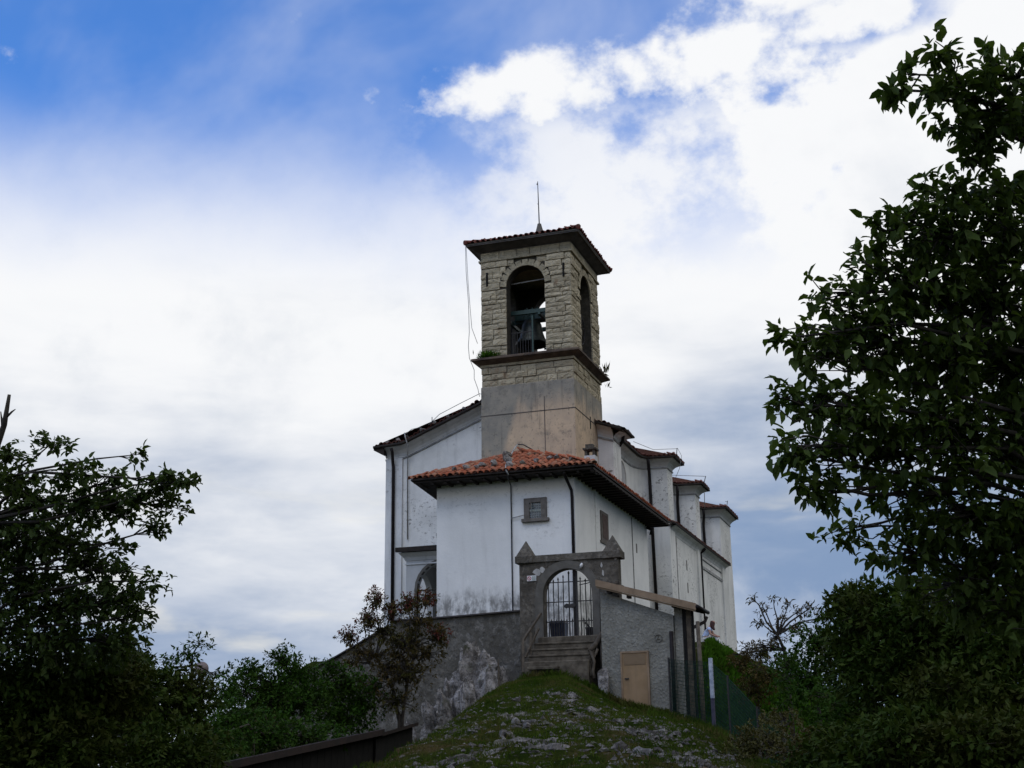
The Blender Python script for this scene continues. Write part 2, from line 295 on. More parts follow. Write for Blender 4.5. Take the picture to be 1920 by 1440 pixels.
# ------------------------------------------------------------------ mesh helpers
class MB:
    def __init__(s): s.v = []; s.f = []
    def add(s, vs, fs):
        o = len(s.v); s.v += [tuple(p) for p in vs]; s.f += [tuple(i + o for i in f) for f in fs]; return s
    def box(s, x0, x1, y0, y1, z0, z1):
        return s.add([(x0,y0,z0),(x1,y0,z0),(x1,y1,z0),(x0,y1,z0),(x0,y0,z1),(x1,y0,z1),(x1,y1,z1),(x0,y1,z1)],
                     [(0,3,2,1),(4,5,6,7),(0,1,5,4),(1,2,6,5),(2,3,7,6),(3,0,4,7)])
    def hexa(s, p):          # eight corners: bottom 4, top 4
        return s.add(p, [(0,3,2,1),(4,5,6,7),(0,1,5,4),(1,2,6,5),(2,3,7,6),(3,0,4,7)])
    def beam(s, a, b, w, h):
        a, b = Vector(a), Vector(b); t = (b - a).normalized()
        u = t.cross(Vector((0,0,1)));  u = u.normalized() if u.length > 1e-4 else Vector((1,0,0))
        n = u.cross(t).normalized(); q = []
        for c in (a, b): q += [c - u*w/2 - n*h/2, c + u*w/2 - n*h/2, c + u*w/2 + n*h/2, c - u*w/2 + n*h/2]
        return s.add(q, [(0,1,2,3),(7,6,5,4),(0,4,5,1),(1,5,6,2),(2,6,7,3),(3,7,4,0)])
    def prism(s, poly, fn, t0, t1):      # poly of (a,b), fn(a,b,t) -> xyz
        n = len(poly)
        return s.add([fn(a,b,t0) for a,b in poly] + [fn(a,b,t1) for a,b in poly],
                     [tuple(range(n))[::-1], tuple(range(n, 2*n))] + [(i, (i+1)%n, n+(i+1)%n, n+i) for i in range(n)])
    def tube(s, path, rad, n=6, caps=True):
        P = [Vector(p) for p in path]; m = len(P)
        if not hasattr(rad, '__len__'): rad = [rad]*m
        up = Vector((0.13, 0.37, 0.92)).normalized(); ring = []
        for i in range(m):
            t = (P[min(i+1,m-1)] - P[max(i-1,0)])
            t = t.normalized() if t.length > 1e-6 else Vector((0,0,1))
            u = t.cross(up)
            if u.length < 0.15: u = t.cross(Vector((1,0,0)))
            u.normalize(); q = t.cross(u)
            ring += [P[i] + (u*math.cos(2*math.pi*j/n) + q*math.sin(2*math.pi*j/n))*rad[i] for j in range(n)]
        fs = [(i*n+j, i*n+(j+1)%n, (i+1)*n+(j+1)%n, (i+1)*n+j) for i in range(m-1) for j in range(n)]
        if caps: fs += [tuple(range(n))[::-1], tuple(range((m-1)*n, m*n))]
        return s.add(ring, fs)
    def lathe(s, prof, c, n=20):         # prof of (r, z)
        m = len(prof)
        return s.add([(c[0]+r*math.cos(2*math.pi*j/n), c[1]+r*math.sin(2*math.pi*j/n), c[2]+z) for r,z in prof for j in range(n)],
                     [(i*n+j, i*n+(j+1)%n, (i+1)*n+(j+1)%n, (i+1)*n+j) for i in range(m-1) for j in range(n)])
    def build(s, name, mt, parent=None, smooth=False, bevel=0.0, kind=None):
        me = bpy.data.meshes.new(name); me.from_pydata(s.v, [], s.f); me.materials.append(M[mt] if isinstance(mt, str) else mt)
        if smooth: me.polygons.foreach_set('use_smooth', [True]*len(me.polygons))
        me.update()
        o = bpy.data.objects.new(name, me); C.objects.link(o)
        if parent is not None: put(o, parent)
        if bevel:
            b = o.modifiers.new('bevel', 'BEVEL'); b.width = bevel; b.segments = 1; b.limit_method = 'ANGLE'
        if kind: o['kind'] = kind
        return o
WORG = {}
def put(o, parent):            # o holds world coordinates; keep them while parenting
    o.parent = parent; org = WORG.get(parent.name, Vector((0,0,0)))
    o.location = Vector(o.location) - org
    WORG[o.name] = Vector((0,0,0)) if o.data is not None else org
def thing(name, label, cat, loc, group=None):
    e = bpy.data.objects.new(name, None); C.objects.link(e); e.location = loc; e.empty_display_size = 0.3
    WORG[e.name] = Vector(loc); return tag(e, label, cat, group)
def tag(o, label, cat, group=None):
    o['label'] = label; o['category'] = cat
    if group: o['group'] = group
    return o
def struct(o): o['kind'] = 'structure'; return o
def inst(name, mesh, parent, loc, rot=None, scale=(1,1,1)):
    o = bpy.data.objects.new(name, mesh); C.objects.link(o); o.parent = parent
    L = Vector(loc) - WORG.get(parent.name, Vector((0,0,0)))
    rm = rot if rot is not None else Matrix.Identity(3)
    o.matrix_local = Matrix.Translation(L) @ rm.to_4x4() @ Matrix.Diagonal((*scale, 1.0))
    return o
def frame(xa, za):             # rotation whose local x, z follow the two given axes
    x = Vector(xa).normalized(); z = Vector(za).normalized(); y = z.cross(x).normalized(); z = x.cross(y)
    return Matrix((x, y, z)).transposed()
FX = lambda a, b, t: (a, t, b)       # front facing wall: a = X, b = Z, t = Y
FY = lambda a, b, t: (t, a, b)       # side wall: a = Y, b = Z, t = X
def arch_wall(mb, fn, lo, hi, z0, z1, c, r, spring, t0, t1, zb=None, n=14):
    """wall with an arched opening from zb (or z0) up"""
    zb = z0 if zb is None else zb
    mb.prism([(lo,z0),(c-r,z0),(c-r,z1),(lo,z1)], fn, t0, t1)
    mb.prism([(c+r,z0),(hi,z0),(hi,z1),(c+r,z1)], fn, t0, t1)
    if zb > z0: mb.prism([(c-r,z0),(c+r,z0),(c+r,zb),(c-r,zb)], fn, t0, t1)
    pts = [(c - r*math.cos(math.pi*i/n), spring + r*math.sin(math.pi*i/n)) for i in range(n+1)]
    for (a,b),(a2,b2) in zip(pts, pts[1:]):
        mb.prism([(a,b),(a2,b2),(a2,z1),(a,z1)], fn, t0, t1)
    return mb
def rough_block(seed):               # unit block, front towards -Y, pillowed and broken
    r = random.Random(seed); nx, nz = 4, 3; v = []; f = []
    for j in range(nz+1):
        for i in range(nx+1):
            e = i in (0,nx) or j in (0,nz)
            v.append((i/nx-.5 + (0 if e else r.uniform(-.07,.07)), (0.0 if e else -r.uniform(.008,.048)), j/nz-.5 + (0 if e else r.uniform(-.09,.09))))
    b = len(v)
    v += [(-.5,.2,-.5),(.5,.2,-.5),(.5,.2,.5),(-.5,.2,.5)]
    for j in range(nz):
        for i in range(nx): a = j*(nx+1)+i; f.append((a,a+1,a+nx+2,a+nx+1))
    bot = list(range(nx+1)); top = [nz*(nx+1)+i for i in range(nx+1)]; lef = [j*(nx+1) for j in range(nz+1)]; rig = [j*(nx+1)+nx for j in range(nz+1)]
    f += [tuple([b, b+1] + bot[::-1]), tuple(top + [b+2, b+3]), tuple([b+3, b] + lef), tuple(rig + [b+2, b+1])[::1]]
    me = bpy.data.meshes.new('stone'); me.from_pydata(v, [], f); me.validate(); me.update(); return me
def mesh_of(mb, name, mt, smooth=False):
    me = bpy.data.meshes.new(name); me.from_pydata(mb.v, [], mb.f); me.materials.append(M[mt])
    if smooth: me.polygons.foreach_set('use_smooth', [True]*len(me.polygons))
    me.update(); return me
def coppo(mt, L=0.52, r0=0.118, r1=0.092, th=0.02, n=6):     # cap tile, local y up the slope
    mb = MB(); A = [math.pi*i/n for i in range(n+1)]
    rows = [(r0,0.0),(r1,L)]
    v = [(r*math.cos(a), y, r*math.sin(a)*0.85) for r,y in rows for a in A] + [((r-th)*math.cos(a), y, (r-th)*math.sin(a)*0.85) for r,y in rows for a in A]
    q = n+1; f = []
    for i in range(n):
        f += [(i, i+1, q+i+1, q+i), (2*q+i+1, 2*q+i, 3*q+i, 3*q+i+1), (i+1, i, 2*q+i, 2*q+i+1)]
    mb.add(v, f); return mesh_of(mb, 'tile', mt, True)
def eave_tiles(mb, a, b, up, step=0.25, r=0.11, L=0.45, lift=0.0, jit=0.03, seed=1):
    """row of half-round tile ends from a to b; 'up' points up the slope"""
    rg = random.Random(seed); a, b, up = Vector(a), Vector(b), Vector(up).normalized(); t = (b-a); n = max(1, int(t.length/step)); t = t/n; tx = t.normalized(); nz = tx.cross(up)
    if nz.z < 0: nz = -nz
    for i in range(n):
        c = a + t*(i+.5) + nz*(lift + rg.uniform(-jit, jit)) + up*rg.uniform(-jit, jit); rr = r*rg.uniform(.9, 1.1); A = [math.pi*j/5 for j in range(6)]
        v = []
        for y, q in ((0, rr), (L, rr*.82), (0, rr*.78), (L, rr*.62)):
            v += [c + tx*(q*math.cos(x)) + nz*(q*math.sin(x)*.85) + up*y for x in A]
        f = []
        for j in range(5): f += [(j,j+1,7+j,6+j),(13+j,12+j,18+j,19+j),(j+1,j,12+j,13+j)]
        mb.add(v, f)
    return mb

# ------------------------------------------------------------------ ground
AX, AY = -0.2835, 0.9590            # direction from the viewpoint up the ridge to the gate
ZS = np.array([-400,-60, 0, 10, 20, 26, 33, 39.5, 43.4, 46.0, 60, 400.]); ZZ = np.array([-14,-3.5,-1.6,-1.0,-0.22,0.32,1.06,1.92,2.36,2.58,3.3,3.3])
def sst(x, a, b):
    t = np.clip((x-a)/(b-a), 0, 1); return t*t*(3-2*t)
def ground_z(x, y):
    x = np.asarray(x, float); y = np.asarray(y, float)
    s = AX*x + AY*y; t = AY*x - AX*y
    z = np.interp(s, ZS, ZZ)
    kf = sst(s, 28, 42)
    tl = np.maximum(-t, 0); tr = np.maximum(t, 0)
    wl = np.interp(s, [20,26,32,40,44,47],[4.0,3.3,2.75,2.3,1.9,1.4]); gl = 0.03*np.minimum(tl, wl)**2 + 0.80*np.maximum(tl-wl, 0)
    gr = (1-kf)*(0.03*np.minimum(tr, 2.6)**2 + 0.40*np.maximum(tr-2.6, 0) + 0.8*np.maximum(tr-4.3, 0)) + kf*(0.55*np.minimum(tr, 1.8) + 0.25*np.maximum(tr-1.8, 0) + 0.6*np.maximum(tr-4.8, 0))
    g = gl + gr
    g = np.where(g > 3.0, 3.0 + 9.0*(1-np.exp(-(g-3.0)/9.0)), g)
    z = z - g*np.where(s < 8, 0.35+0.65*sst(s, -10, 8), 1.0)
    # church terrace with the grassy bank on its right
    right = 4.55 - 0.72*np.maximum(x+9.75, 0); right = np.where(right < -2, -2+ (right+2)*0.25, right)
    left = 4.2 - 0.6*np.maximum(-27.5-x, 0)
    plat = np.minimum(np.minimum(np.where(x > -11.5, right, 4.15), left), 4.6)
    plat = np.where(x > -12, np.minimum(plat, 4.15+ (x+12)*0.2), plat)
    k1 = np.where(x > -12.2, sst(y, 46.6, 51.5), np.where(x < -21.6, sst(y, 48.5, 53.0), sst(y, 48.1, 48.7)))
    z = np.where(plat > z, z*(1-k1) + plat*k1, z)
    far = np.sqrt(x*x + (y-40)**2)
    z = z - 22*sst(far, 95, 420)
    return z
def bumpz(x, y):
    return 0.10*np.sin(0.9*x+1.3*np.sin(.7*y))*np.sin(0.8*y+.5*x) + 0.07*np.sin(1.7*x+0.9*y)*np.sin(1.3*y-0.4*x+1.1) + 0.04*np.sin(4.1*x+1.0)*np.sin(3.7*y+2.0) + 0.025*np.sin(8.3*x-3.1*y)
_b0 = bumpz
def bumpz(x, y): return _b0(x, y)*(1-.75*sst(AX*np.asarray(x)+AY*np.asarray(y), 36, 43))
def gz(x, y): return float(ground_z(x, y) + bumpz(x, y))
gx = np.concatenate([np.linspace(-3000,-70,14)[:-1], np.linspace(-70,-32,14)[:-1], np.linspace(-32, 8, 135), np.linspace(8, 60, 18)[1:], np.linspace(60,3000,14)[1:]])
gy = np.concatenate([np.linspace(-3000,-40,12)[:-1], np.linspace(-40, 8, 18)[:-1], np.linspace(8, 60, 175), np.linspace(60, 120, 22)[1:], np.linspace(120,3000,14)[1:]])
XX, YY = np.meshgrid(gx, gy); near = (np.abs(XX+12) < 40) & (YY > 0) & (YY < 70)
ZG = ground_z(XX, YY) + np.where(near, bumpz(XX, YY), 0)
nxg, nyg = len(gx), len(gy)
gm = MB(); gm.v = [tuple(p) for p in np.stack([XX.ravel(), YY.ravel(), ZG.ravel()], 1).tolist()]
gm.f = [(j*nxg+i, j*nxg+i+1, (j+1)*nxg+i+1, (j+1)*nxg+i) for j in range(nyg-1) for i in range(nxg-1)]
ground = struct(gm.build('ground', 'turf', smooth=True))
terrace = struct(MB().box(-15.6, -11.5, 46.75, 49.98, 3.4, 4.19).build('terrace_pavement', 'floor'))
# ------------------------------------------------------------------ bell tower
TX0, TX1, TY0, TY1 = -20.08, -15.52, 55.0, 59.9
tower = thing('bell_tower', 'square stone bell tower with arched belfry rising behind the tiled house', 'bell tower', (-17.8, 57.4, 4.0))
MB().box(TX0-.03, TX1+.03, TY0-.03, TY1+.03, 4.0, 16.74).build('plaster_shaft', 'tower', tower, bevel=0.03)
MB().box(TX0+.05, TX1-.05, TY0+.05, TY1-.05, 16.74, 18.2).build('shaft_core', 'mortar', tower)
BC, BR, BS = -17.81, 0.97, 21.68       # belfry arch: centre, radius, springing
SC = 57.55
core = MB()
arch_wall(core, FX, TX0+.05, TX1-.05, 18.2, 23.6, BC, BR, BS, TY0+.05, TY0+.62)
core.build('belfry_wall', 'mortar', tower); core = MB()
arch_wall(core, FX, TX0+.05, TX1-.05, 18.2, 23.6, BC, BR, BS, TY1-.62, TY1-.05)
core.build('belfry_wall', 'mortar', tower); core = MB()
arch_wall(core, FY, TY0+.62, TY1-.62, 18.2, 23.6, SC, BR, BS, TX1-.62, TX1-.05)
core.build('belfry_wall', 'mortar', tower); core = MB()
arch_wall(core, FY, TY0+.62, TY1-.62, 18.2, 23.6, SC, BR, BS, TX0+.05, TX0+.62)
core.build('belfry_wall', 'mortar', tower)
blocks = [rough_block(i) for i in range(10)]
for b in blocks: b.materials.append(M['stone'])
flat = mesh_of(MB().box(-.5,.5,0,.25,-.5,.5), 'stone', 'stone_flat')
rs = random.Random(7)
ROT_S = Matrix.Rotation(RAD(90), 3, 'Z')
def lay(side, u0, u1, z0, z1, proud=None):
    g = rs.uniform(.009,.016); pr = rs.uniform(0.0, 0.075) if proud is None else proud
    w_, h_ = u1-u0-2*g, z1-z0-2*g
    if w_ < .06 or h_ < .05: return
    c = ((u0+u1)/2, (z0+z1)/2); me = blocks[rs.randrange(10)]
    if side == 'F': inst('stone', me, tower, (c[0], TY0+.03-pr, c[1]), None, (w_, 1.0, h_))
    else: inst('stone', me, tower, (TX1-.03+pr, c[0], c[1]), ROT_S, (w_, 1.0, h_))
def course(side, lo, hi, z0, z1, wmin, wmax, hole=None):
    segs = [(lo, hi)]
    if hole:
        c, rin, sp = hole; zc = (z0+z1)/2
        if zc < sp: segs = [(lo, c-rin), (c+rin, hi)]
        else:
            ro = rin+0.33; dz_ = max(0, zc-sp-0.06)
            if dz_ < ro: q = math.sqrt(ro*ro-dz_*dz_); segs = [(lo, c-q), (c+q, hi)]
    for a, b in segs:
        u = a
        while u < b-0.01:
            w_ = rs.uniform(wmin, wmax)
            if b-u-w_ < wmin*.7: w_ = b-u
            lay(side, u, u+w_, z0, z1); u += w_
zc = 18.24; zl = []
while zc < 23.05:
    h_ = rs.uniform(.20, .40)
    if 23.07-zc-h_ < .18: h_ = 23.07-zc
    zl.append((zc, zc+h_)); zc += h_
for z0, z1 in zl:
    course('F', TX0, TX1, z0, z1, .30, 1.0, (BC, BR, BS))
    course('S', TY0+.04, TY1, z0, z1, .5, 1.05, (SC, BR, BS))
for z0, z1 in ((16.72, 17.06), (17.06, 17.36), (17.36, 17.68)):
    course('F', TX0, TX1, z0, z1, .35, .95); course('S', TY0+.04, TY1, z0, z1, .4, 1.0)
# voussoirs
nv = 11
for side, c in (('F', BC), ('S', SC)):
    for i in range(nv):
        a = math.pi*(i+.5)/nv; rm = BR+.16; p_u = c-rm*math.cos(a); p_z = BS+rm*math.sin(a); wd = math.pi*rm/nv-.035
        rad = (-math.cos(a), math.sin(a))
        if side == 'F': rot = frame((rad[1],0,-rad[0]), (rad[0],0,rad[1])); loc = (p_u, TY0-.015, p_z)
        else: rot = frame((0,rad[1],-rad[0]), (0,rad[0],rad[1])); loc = (TX1+.015, p_u, p_z)
        inst('voussoir', flat, tower, loc, rot, (wd, 1.0, .31))
# frieze, string courses, cornices
for side, lo, hi in (('F', TX0, TX1), ('S', TY0+.02, TY1)):
    u = lo; i = 0
    while u < hi-.05:
        w_ = rs.uniform(.5, .95); w_ = hi-u if hi-u-w_ < .4 else w_
        if side == 'F': inst('stone', flat, tower, (u+w_/2, TY0-.02, 23.36), None, (w_-.026, 1, .38))
        else: inst('stone', flat, tower, (TX1+.02, u+w_/2, 23.36), ROT_S, (w_-.026, 1, .38))
        u += w_; i += 1
def ring(mb, p, z0, z1, p2=None):
    """square collar round the tower, projecting p at its foot and p2 at its top"""
    p2 = p if p2 is None else p2
    return mb.hexa([(TX0-p,TY0-p,z0),(TX1+p,TY0-p,z0),(TX1+p,TY1+p,z0),(TX0-p,TY1+p,z0),(TX0-p2,TY0-p2,z1),(TX1+p2,TY0-p2,z1),(TX1+p2,TY1+p2,z1),(TX0-p2,TY1+p2,z1)])
ring(MB(), .09, 23.07, 23.16).build('string_course', 'stone_flat', tower)
cm = MB(); ring(cm, .03, 23.56, 23.60); ring(cm, .08, 23.60, 23.80, .50); ring(cm, .56, 23.80, 23.86); cm.build('cornice', 'cornice', tower)
ring(MB(), .585, 23.86, 23.925).build('cornice_fascia', 'gate_trim', tower)
cm = MB(); ring(cm, .05, 17.70, 17.82); cm.build('string_course', 'stone_flat', tower)
cm = MB(); ring(cm, .06, 17.82, 17.98, .36); ring(cm, .40, 17.98, 18.10); ring(cm, .34, 18.10, 18.20, .10); cm.build('belfry_cornice', 'cornice_low', tower, bevel=0.02)
# slits, plaster joint, crack
for x, za, zb in ((-19.74, 21.80, 22.50), (-15.87, 21.80, 22.50)): MB().box(x-.045, x+.045, TY0-.085, TY0+.04, za, zb).build('wall_slit', 'shade_black_wood', tower)
MB().box(TX1-.03, TX1+.045, 57.52, 57.66, 14.9, 15.5).build('wall_slit', 'shade_black_wood', tower)
sm = MB(); sm.box(TX0-.05, TX1+.05, TY0-.045, TY1, 15.30, 15.335); sm.box(-16.98, -16.95, TY0-.045, TY0, 13.0, 16.0); sm.build('plaster_ledge', 'cornice', tower)
# roof
ap = (-17.8, 57.45, 25.05); e0 = .62
cs = [(TX0-e0,TY0-e0,23.93),(TX1+e0,TY0-e0,23.93),(TX1+e0,TY1+e0,23.93),(TX0-e0,TY1+e0,23.93)]
rf = MB().add(cs+[ap], [(0,1,4),(1,2,4),(2,3,4),(3,0,4),(3,2,1,0)]).build('roof', 'tile_bed', tower)
tm = MB()
for i in range(4):
    a, b = Vector(cs[i]), Vector(cs[(i+1)%4]); mid = (a+b)/2; up = Vector(ap)-mid; upn = up.normalized(); L = up.length
    for r_ in range(7):
        f_ = r_/7.0; aa = a.lerp(Vector(ap), f_); bb = b.lerp(Vector(ap), f_)
        eave_tiles(tm, aa, bb, up, .27, .115, .5, .02, .025, seed=i*9+r_)
tm.build('roof_tile_rows', 'tile_dark', rf, kind='stuff')
hm = MB()
for c in cs[:3]:
    a = Vector(c); b = Vector(ap)
    for q in range(9):
        p0 = a.lerp(b, q/9); p1 = a.lerp(b, (q+1.15)/9); hm.tube([p0+Vector((0,0,.07)), p1+Vector((0,0,.05))], [.13,.10], 7)
hm.build('hip_tiles', 'tile_dark', rf, kind='stuff')
MB().lathe([(.30,-.15),(.27,.1),(.2,.35),(.13,.6),(.1,.74),(0,.78)], ap, 8).build('finial', 'gate_trim', tower, smooth=False)
rod = MB(); rod.tube([(ap[0],ap[1],ap[2]+.7),(ap[0]-.04,ap[1],28.15)], [.035,.02], 6); rod.beam((ap[0]-.10,ap[1],28.0),(ap[0]-.02,ap[1],28.02),.04,.05); rod.beam((ap[0]-.07,ap[1],26.9),(ap[0],ap[1],26.92),.03,.03)
rod.build('lightning_rod', 'cable_dark', tower)
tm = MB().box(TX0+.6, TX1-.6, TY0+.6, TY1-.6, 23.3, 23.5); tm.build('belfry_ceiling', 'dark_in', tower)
# railing in the front opening
rl = thing('belfry_railing', 'iron bar railing across the front belfry opening of the bell tower', 'railing', (BC, 55.45, 18.2))
for i in range(8):
    x = -18.66+i*.135; MB().tube([(x,55.45,18.2),(x,55.45,19.48)], .018, 5).build('bar', 'iron', rl)
MB().beam((-18.78,55.45,19.42),(-17.55,55.45,19.42),.04,.05).build('rail', 'iron', rl)
MB().beam((-17.62,55.45,18.2),(-17.62,55.45,20.2),.07,.09).build('post', 'green_iron', rl)
# bells with their frame
bf = tower
for y in (56.0, 57.4, 58.8): MB().beam((TX0+.5,y,20.62),(TX1-.5,y,20.62),.14,.20).build('crossbeam', 'green_iron', bf)
for x in (-19.2, -17.4, -16.2): MB().beam((x,55.8,20.45),(x,59.1,20.45),.12,.14).build('crossbeam', 'green_iron', bf)
MB().beam((-19.6,55.7,22.0),(-16.0,55.7,22.15),.04,.05).build('tie_rod', 'cable', bf)
for x in (-16.75, -19.3): MB().beam((x,57.3,18.2),(x,57.3,20.5),.10,.12).build('upright', 'iron', bf)
MB().beam((-16.75,57.3,19.0),(-17.3,57.3,18.3),.08,.08).build('brace', 'iron', bf)
MB().beam((-17.6,57.2,19.05),(-16.1,57.2,19.05),.06,.09).build('brace', 'iron', bf)
def bell(c, R_, label):
    b = thing('bell', label, 'bell', c)
    pr = [(R_*1.0,0),(R_*1.02,.05*R_),(R_*.82,.35*R_),(R_*.68,.75*R_),(R_*.60,1.25*R_),(R_*.50,1.5*R_),(R_*.2,1.62*R_),(0,1.64*R_)]
    MB().lathe(pr, c, 24).build('bell_body', 'bronze', b, smooth=True)
    MB().beam((c[0]-R_*1.05,c[1],c[2]+1.85*R_),(c[0]+R_*1.05,c[1],c[2]+1.85*R_),.24,.34*R_+.1).build('yoke', 'green_iron', b)
    for s_ in (-.35, 0, .35):
        MB().tube([(c[0]+s_*R_-.12,c[1]-.1,c[2]+1.6*R_),(c[0]+s_*R_-.06,c[1]-.16,c[2]+2.2*R_),(c[0]+s_*R_+.08,c[1]-.16,c[2]+2.35*R_),(c[0]+s_*R_+.14,c[1]-.1,c[2]+1.7*R_)], .035, 6).build('strap', 'green_iron', b)
    MB().tube([(c[0],c[1],c[2]+1.2*R_),(c[0],c[1],c[2]-.05*R_)], [.03,.07], 8).build('clapper', 'iron', b)
    return b
bell((-18.12, 56.9, 19.22), .80, 'large dark bronze bell hanging behind the front belfry opening')
bell2 = bell((-16.95, 58.35, 19.55), .46, 'smaller bronze bell hung beside the large one in the belfry')
wh = bell2
MB().tube([(-15.85, 57.6+.78*math.cos(a*math.pi/14), 20.0+.78*math.sin(a*math.pi/14)) for a in range(29)], .028, 5).build('wheel_rim', 'iron', wh)
for a in range(4):
    q = a*math.pi/4+.3; MB().tube([(-15.85,57.6-.78*math.cos(q),20.0-.78*math.sin(q)),(-15.85,57.6+.78*math.cos(q),20.0+.78*math.sin(q))], .016, 5).build('wheel_spoke', 'iron', wh)

# ------------------------------------------------------------------ house in front of the tower
HX0, HX1, HY0, HY1 = -20.33, -14.22, 50.0, 63.2
EZ = 11.22
house = thing('house', 'white plastered house with orange hipped tile roof in front of the bell tower', 'house', (-17.3, 52.0, 4.1))
hb = MB(); lw = -0.133
hb.hexa([(HX0,HY0,3.4),(HX1,HY0,3.4),(HX1,HY1,3.4),(HX0+lw*8,HY0+8.85,3.4),(HX0,HY0,11.5),(HX1,HY0,11.5),(HX1,HY1,11.5),(HX0+lw*8,HY0+8.85,11.5)])
hb.build('wall', 'house', house)
MB().box(HX1-.02, HX1+.035, 50.0+3.15, 50.0+3.72, 4.0, 11.4).build('wall_strip', 'house', house)
APX = Vector((-17.45, 53.0, 12.93)); ER = -13.1; EL = -21.12
fl = Vector((EL, 49.0, EZ)); fr = Vector((ER, 49.0, EZ)); bl_ = Vector((EL+lw*9.5, 58.6, EZ)); br = Vector((ER, 64.0, EZ)); rb = Vector((-17.45, 58.0, 12.93)); rb2 = Vector((-15.6, 62.5, 12.2))
th = Vector((0,0,-.07))
top = [fl, fr, br, rb2, rb, bl_, APX]
rm = MB().add(top + [p+th for p in top], [(0,1,6),(1,2,3,4,6),(0,6,4,5),(7,13,8),(8,13,11,10,9),(7,12,11,13),(0,7,8,1),(1,8,9,2),(2,9,10,3),(5,12,7,0)])
hroof = rm.build('roof', 'tile_bed', house)
hroof.data.materials.append(M['wood'])
for p_ in hroof.data.polygons:
    if p_.normal.z < .2: p_.material_index = 1
MB().box(EL+.10, ER-.10, 49.10, 49.14, EZ-.18, EZ-.09).build('fascia', 'wood', house)
so_ = MB().box(EL+.12, ER-.12, 49.08, 50.0, EZ-.17, EZ-.14); so_.box(HX1, ER-.08, 50.0, 63.8, EZ-.17, EZ-.14); so_.build('soffit', 'wood', house)
MB().beam((ER-.05,49.1,EZ-.16),(ER-.05,63.9,EZ-.16),.04,.09).build('fascia', 'wood', house)
for i in range(26):
    y = 49.4+i*.56; MB().box(HX1-.05, ER-.03, y, y+.10, EZ-.26, EZ-.17).build('rafter', 'wood', house)
for i in range(14):
    x = EL+.3+i*.58; MB().box(x, x+.10, 49.14, 50.02, EZ-.26, EZ-.17).build('rafter', 'wood', house)
tme = coppo('tile'); rt = random.Random(5)
upf = (APX - Vector((APX.x, 49.0, EZ))); ulen = upf.length; upn = upf.normalized(); nf = Vector((1,0,0)).cross(upn).normalized()
rows = 10; NTI = 0
for r_ in range(rows):
    dd = r_*ulen/rows - .05; yy = 49.0+upn.y*max(dd,0)
    f_ = (yy-49.0)/4.0; xl = EL+(APX.x-EL)*f_; xr = ER+(APX.x-ER)*f_
    ncol = 29
    for c in range(ncol):
        x = EL+.17+c*(ER-EL-.34)/(ncol-1)
        if x < xl+.02 or x > xr-.02: continue
        rot = frame((1, rt.uniform(-.05,.05), rt.uniform(-.04,.04)), nf)
        p_ = Vector((x+rt.uniform(-.015,.015), 49.0, EZ)) + upn*(dd+rt.uniform(-.03,.03)) + nf*(.03+rt.uniform(0,.02))
        inst('tile', tme, hroof, p_, rot, (1.1, 1.0, 1.08)); NTI += 1
hip = coppo('tile', .5, .15, .12)
for a in (fl, fr):
    dv = (APX-a); L = dv.length; dn = dv.normalized(); n = int(L/.4); sidev = dn.cross(Vector((0,0,1))).normalized(); up_ = sidev.cross(dn)
    for i in range(n):
        inst('hip_tile', hip, hroof, a+dn*(i*.4-.06)+up_*.025, frame(sidev, up_))
em = MB()
eave_tiles(em, (ER-.02,49.2,EZ+.03), (ER-.02,63.9,EZ+.03), (APX.x-ER,0,APX.z-EZ), .27, .115, 1.3, .02, .02, seed=3)
eave_tiles(em, (EL+.02,49.2,EZ+.03), (EL+lw*9.5,58.4,EZ+.03), (APX.x-EL,0,APX.z-EZ-.25), .27, .115, .7, .02, .02, seed=4)
for q in range(1,5):
    fx = ER+(APX.x-ER)*q/5.0; fz = EZ+(APX.z-EZ)*q/5.0
    eave_tiles(em, (fx,49.2+q*.8,fz+.03), (fx,62.5,fz+.03), (APX.x-ER,0,APX.z-EZ), .27, .115, 1.0, .02, .02, seed=13+q)
em.build('roof_tile_rows', 'tile', hroof, kind='stuff')
# windows
wn = MB(); wn.box(-16.40,-15.50,49.93,50.02,9.27,10.20)
win = MB()
for a in ((-16.40,-16.16,49.90,50.05,9.34,10.20),(-15.66,-15.42,49.90,50.05,9.34,10.20),(-16.16,-15.66,49.90,50.05,10.0,10.20),(-16.50,-15.32,49.84,50.05,9.20,9.34)): win.box(*a)
hw = win.build('window', 'shutter', house, bevel=.01)
MB().box(-16.16,-15.66,49.985,49.995,9.34,10.0).build('pane', 'glass', hw)
lt = MB()
for i in range(1,5): lt.box(-16.16+i*.1-.006,-16.16+i*.1+.006,49.95,49.965,9.34,10.0)
for i in range(1,7): lt.box(-16.16,-15.66,49.95,49.965,9.34+i*.094-.006,9.34+i*.094+.006)
lt.box(-16.16,-15.66,49.95,49.98,9.65,9.70)
lt.build('lattice', 'sign_grey', hw)
MB().tube([(-16.08,49.86,10.0),(-16.08,49.80,9.9),(-16.09,49.80,9.75)], .035, 6).build('lamp_arm', 'shutter', hw)
sw = MB().box(HX1-.02,HX1+.06,53.98,55.22,8.92,10.25).build('window', 'shutter', house)
MB().box(HX1+.05,HX1+.075,54.18,55.02,9.06,10.12).build('pane', 'shutter_side', sw)
MB().box(HX1-.02,HX1+.06,53.85,55.32,8.82,8.92).build('sill', 'shutter', sw)
MB().box(HX1-.02,HX1+.012,60.66,60.86,9.30,9.75).build('wall_slot', 'shutter', house)
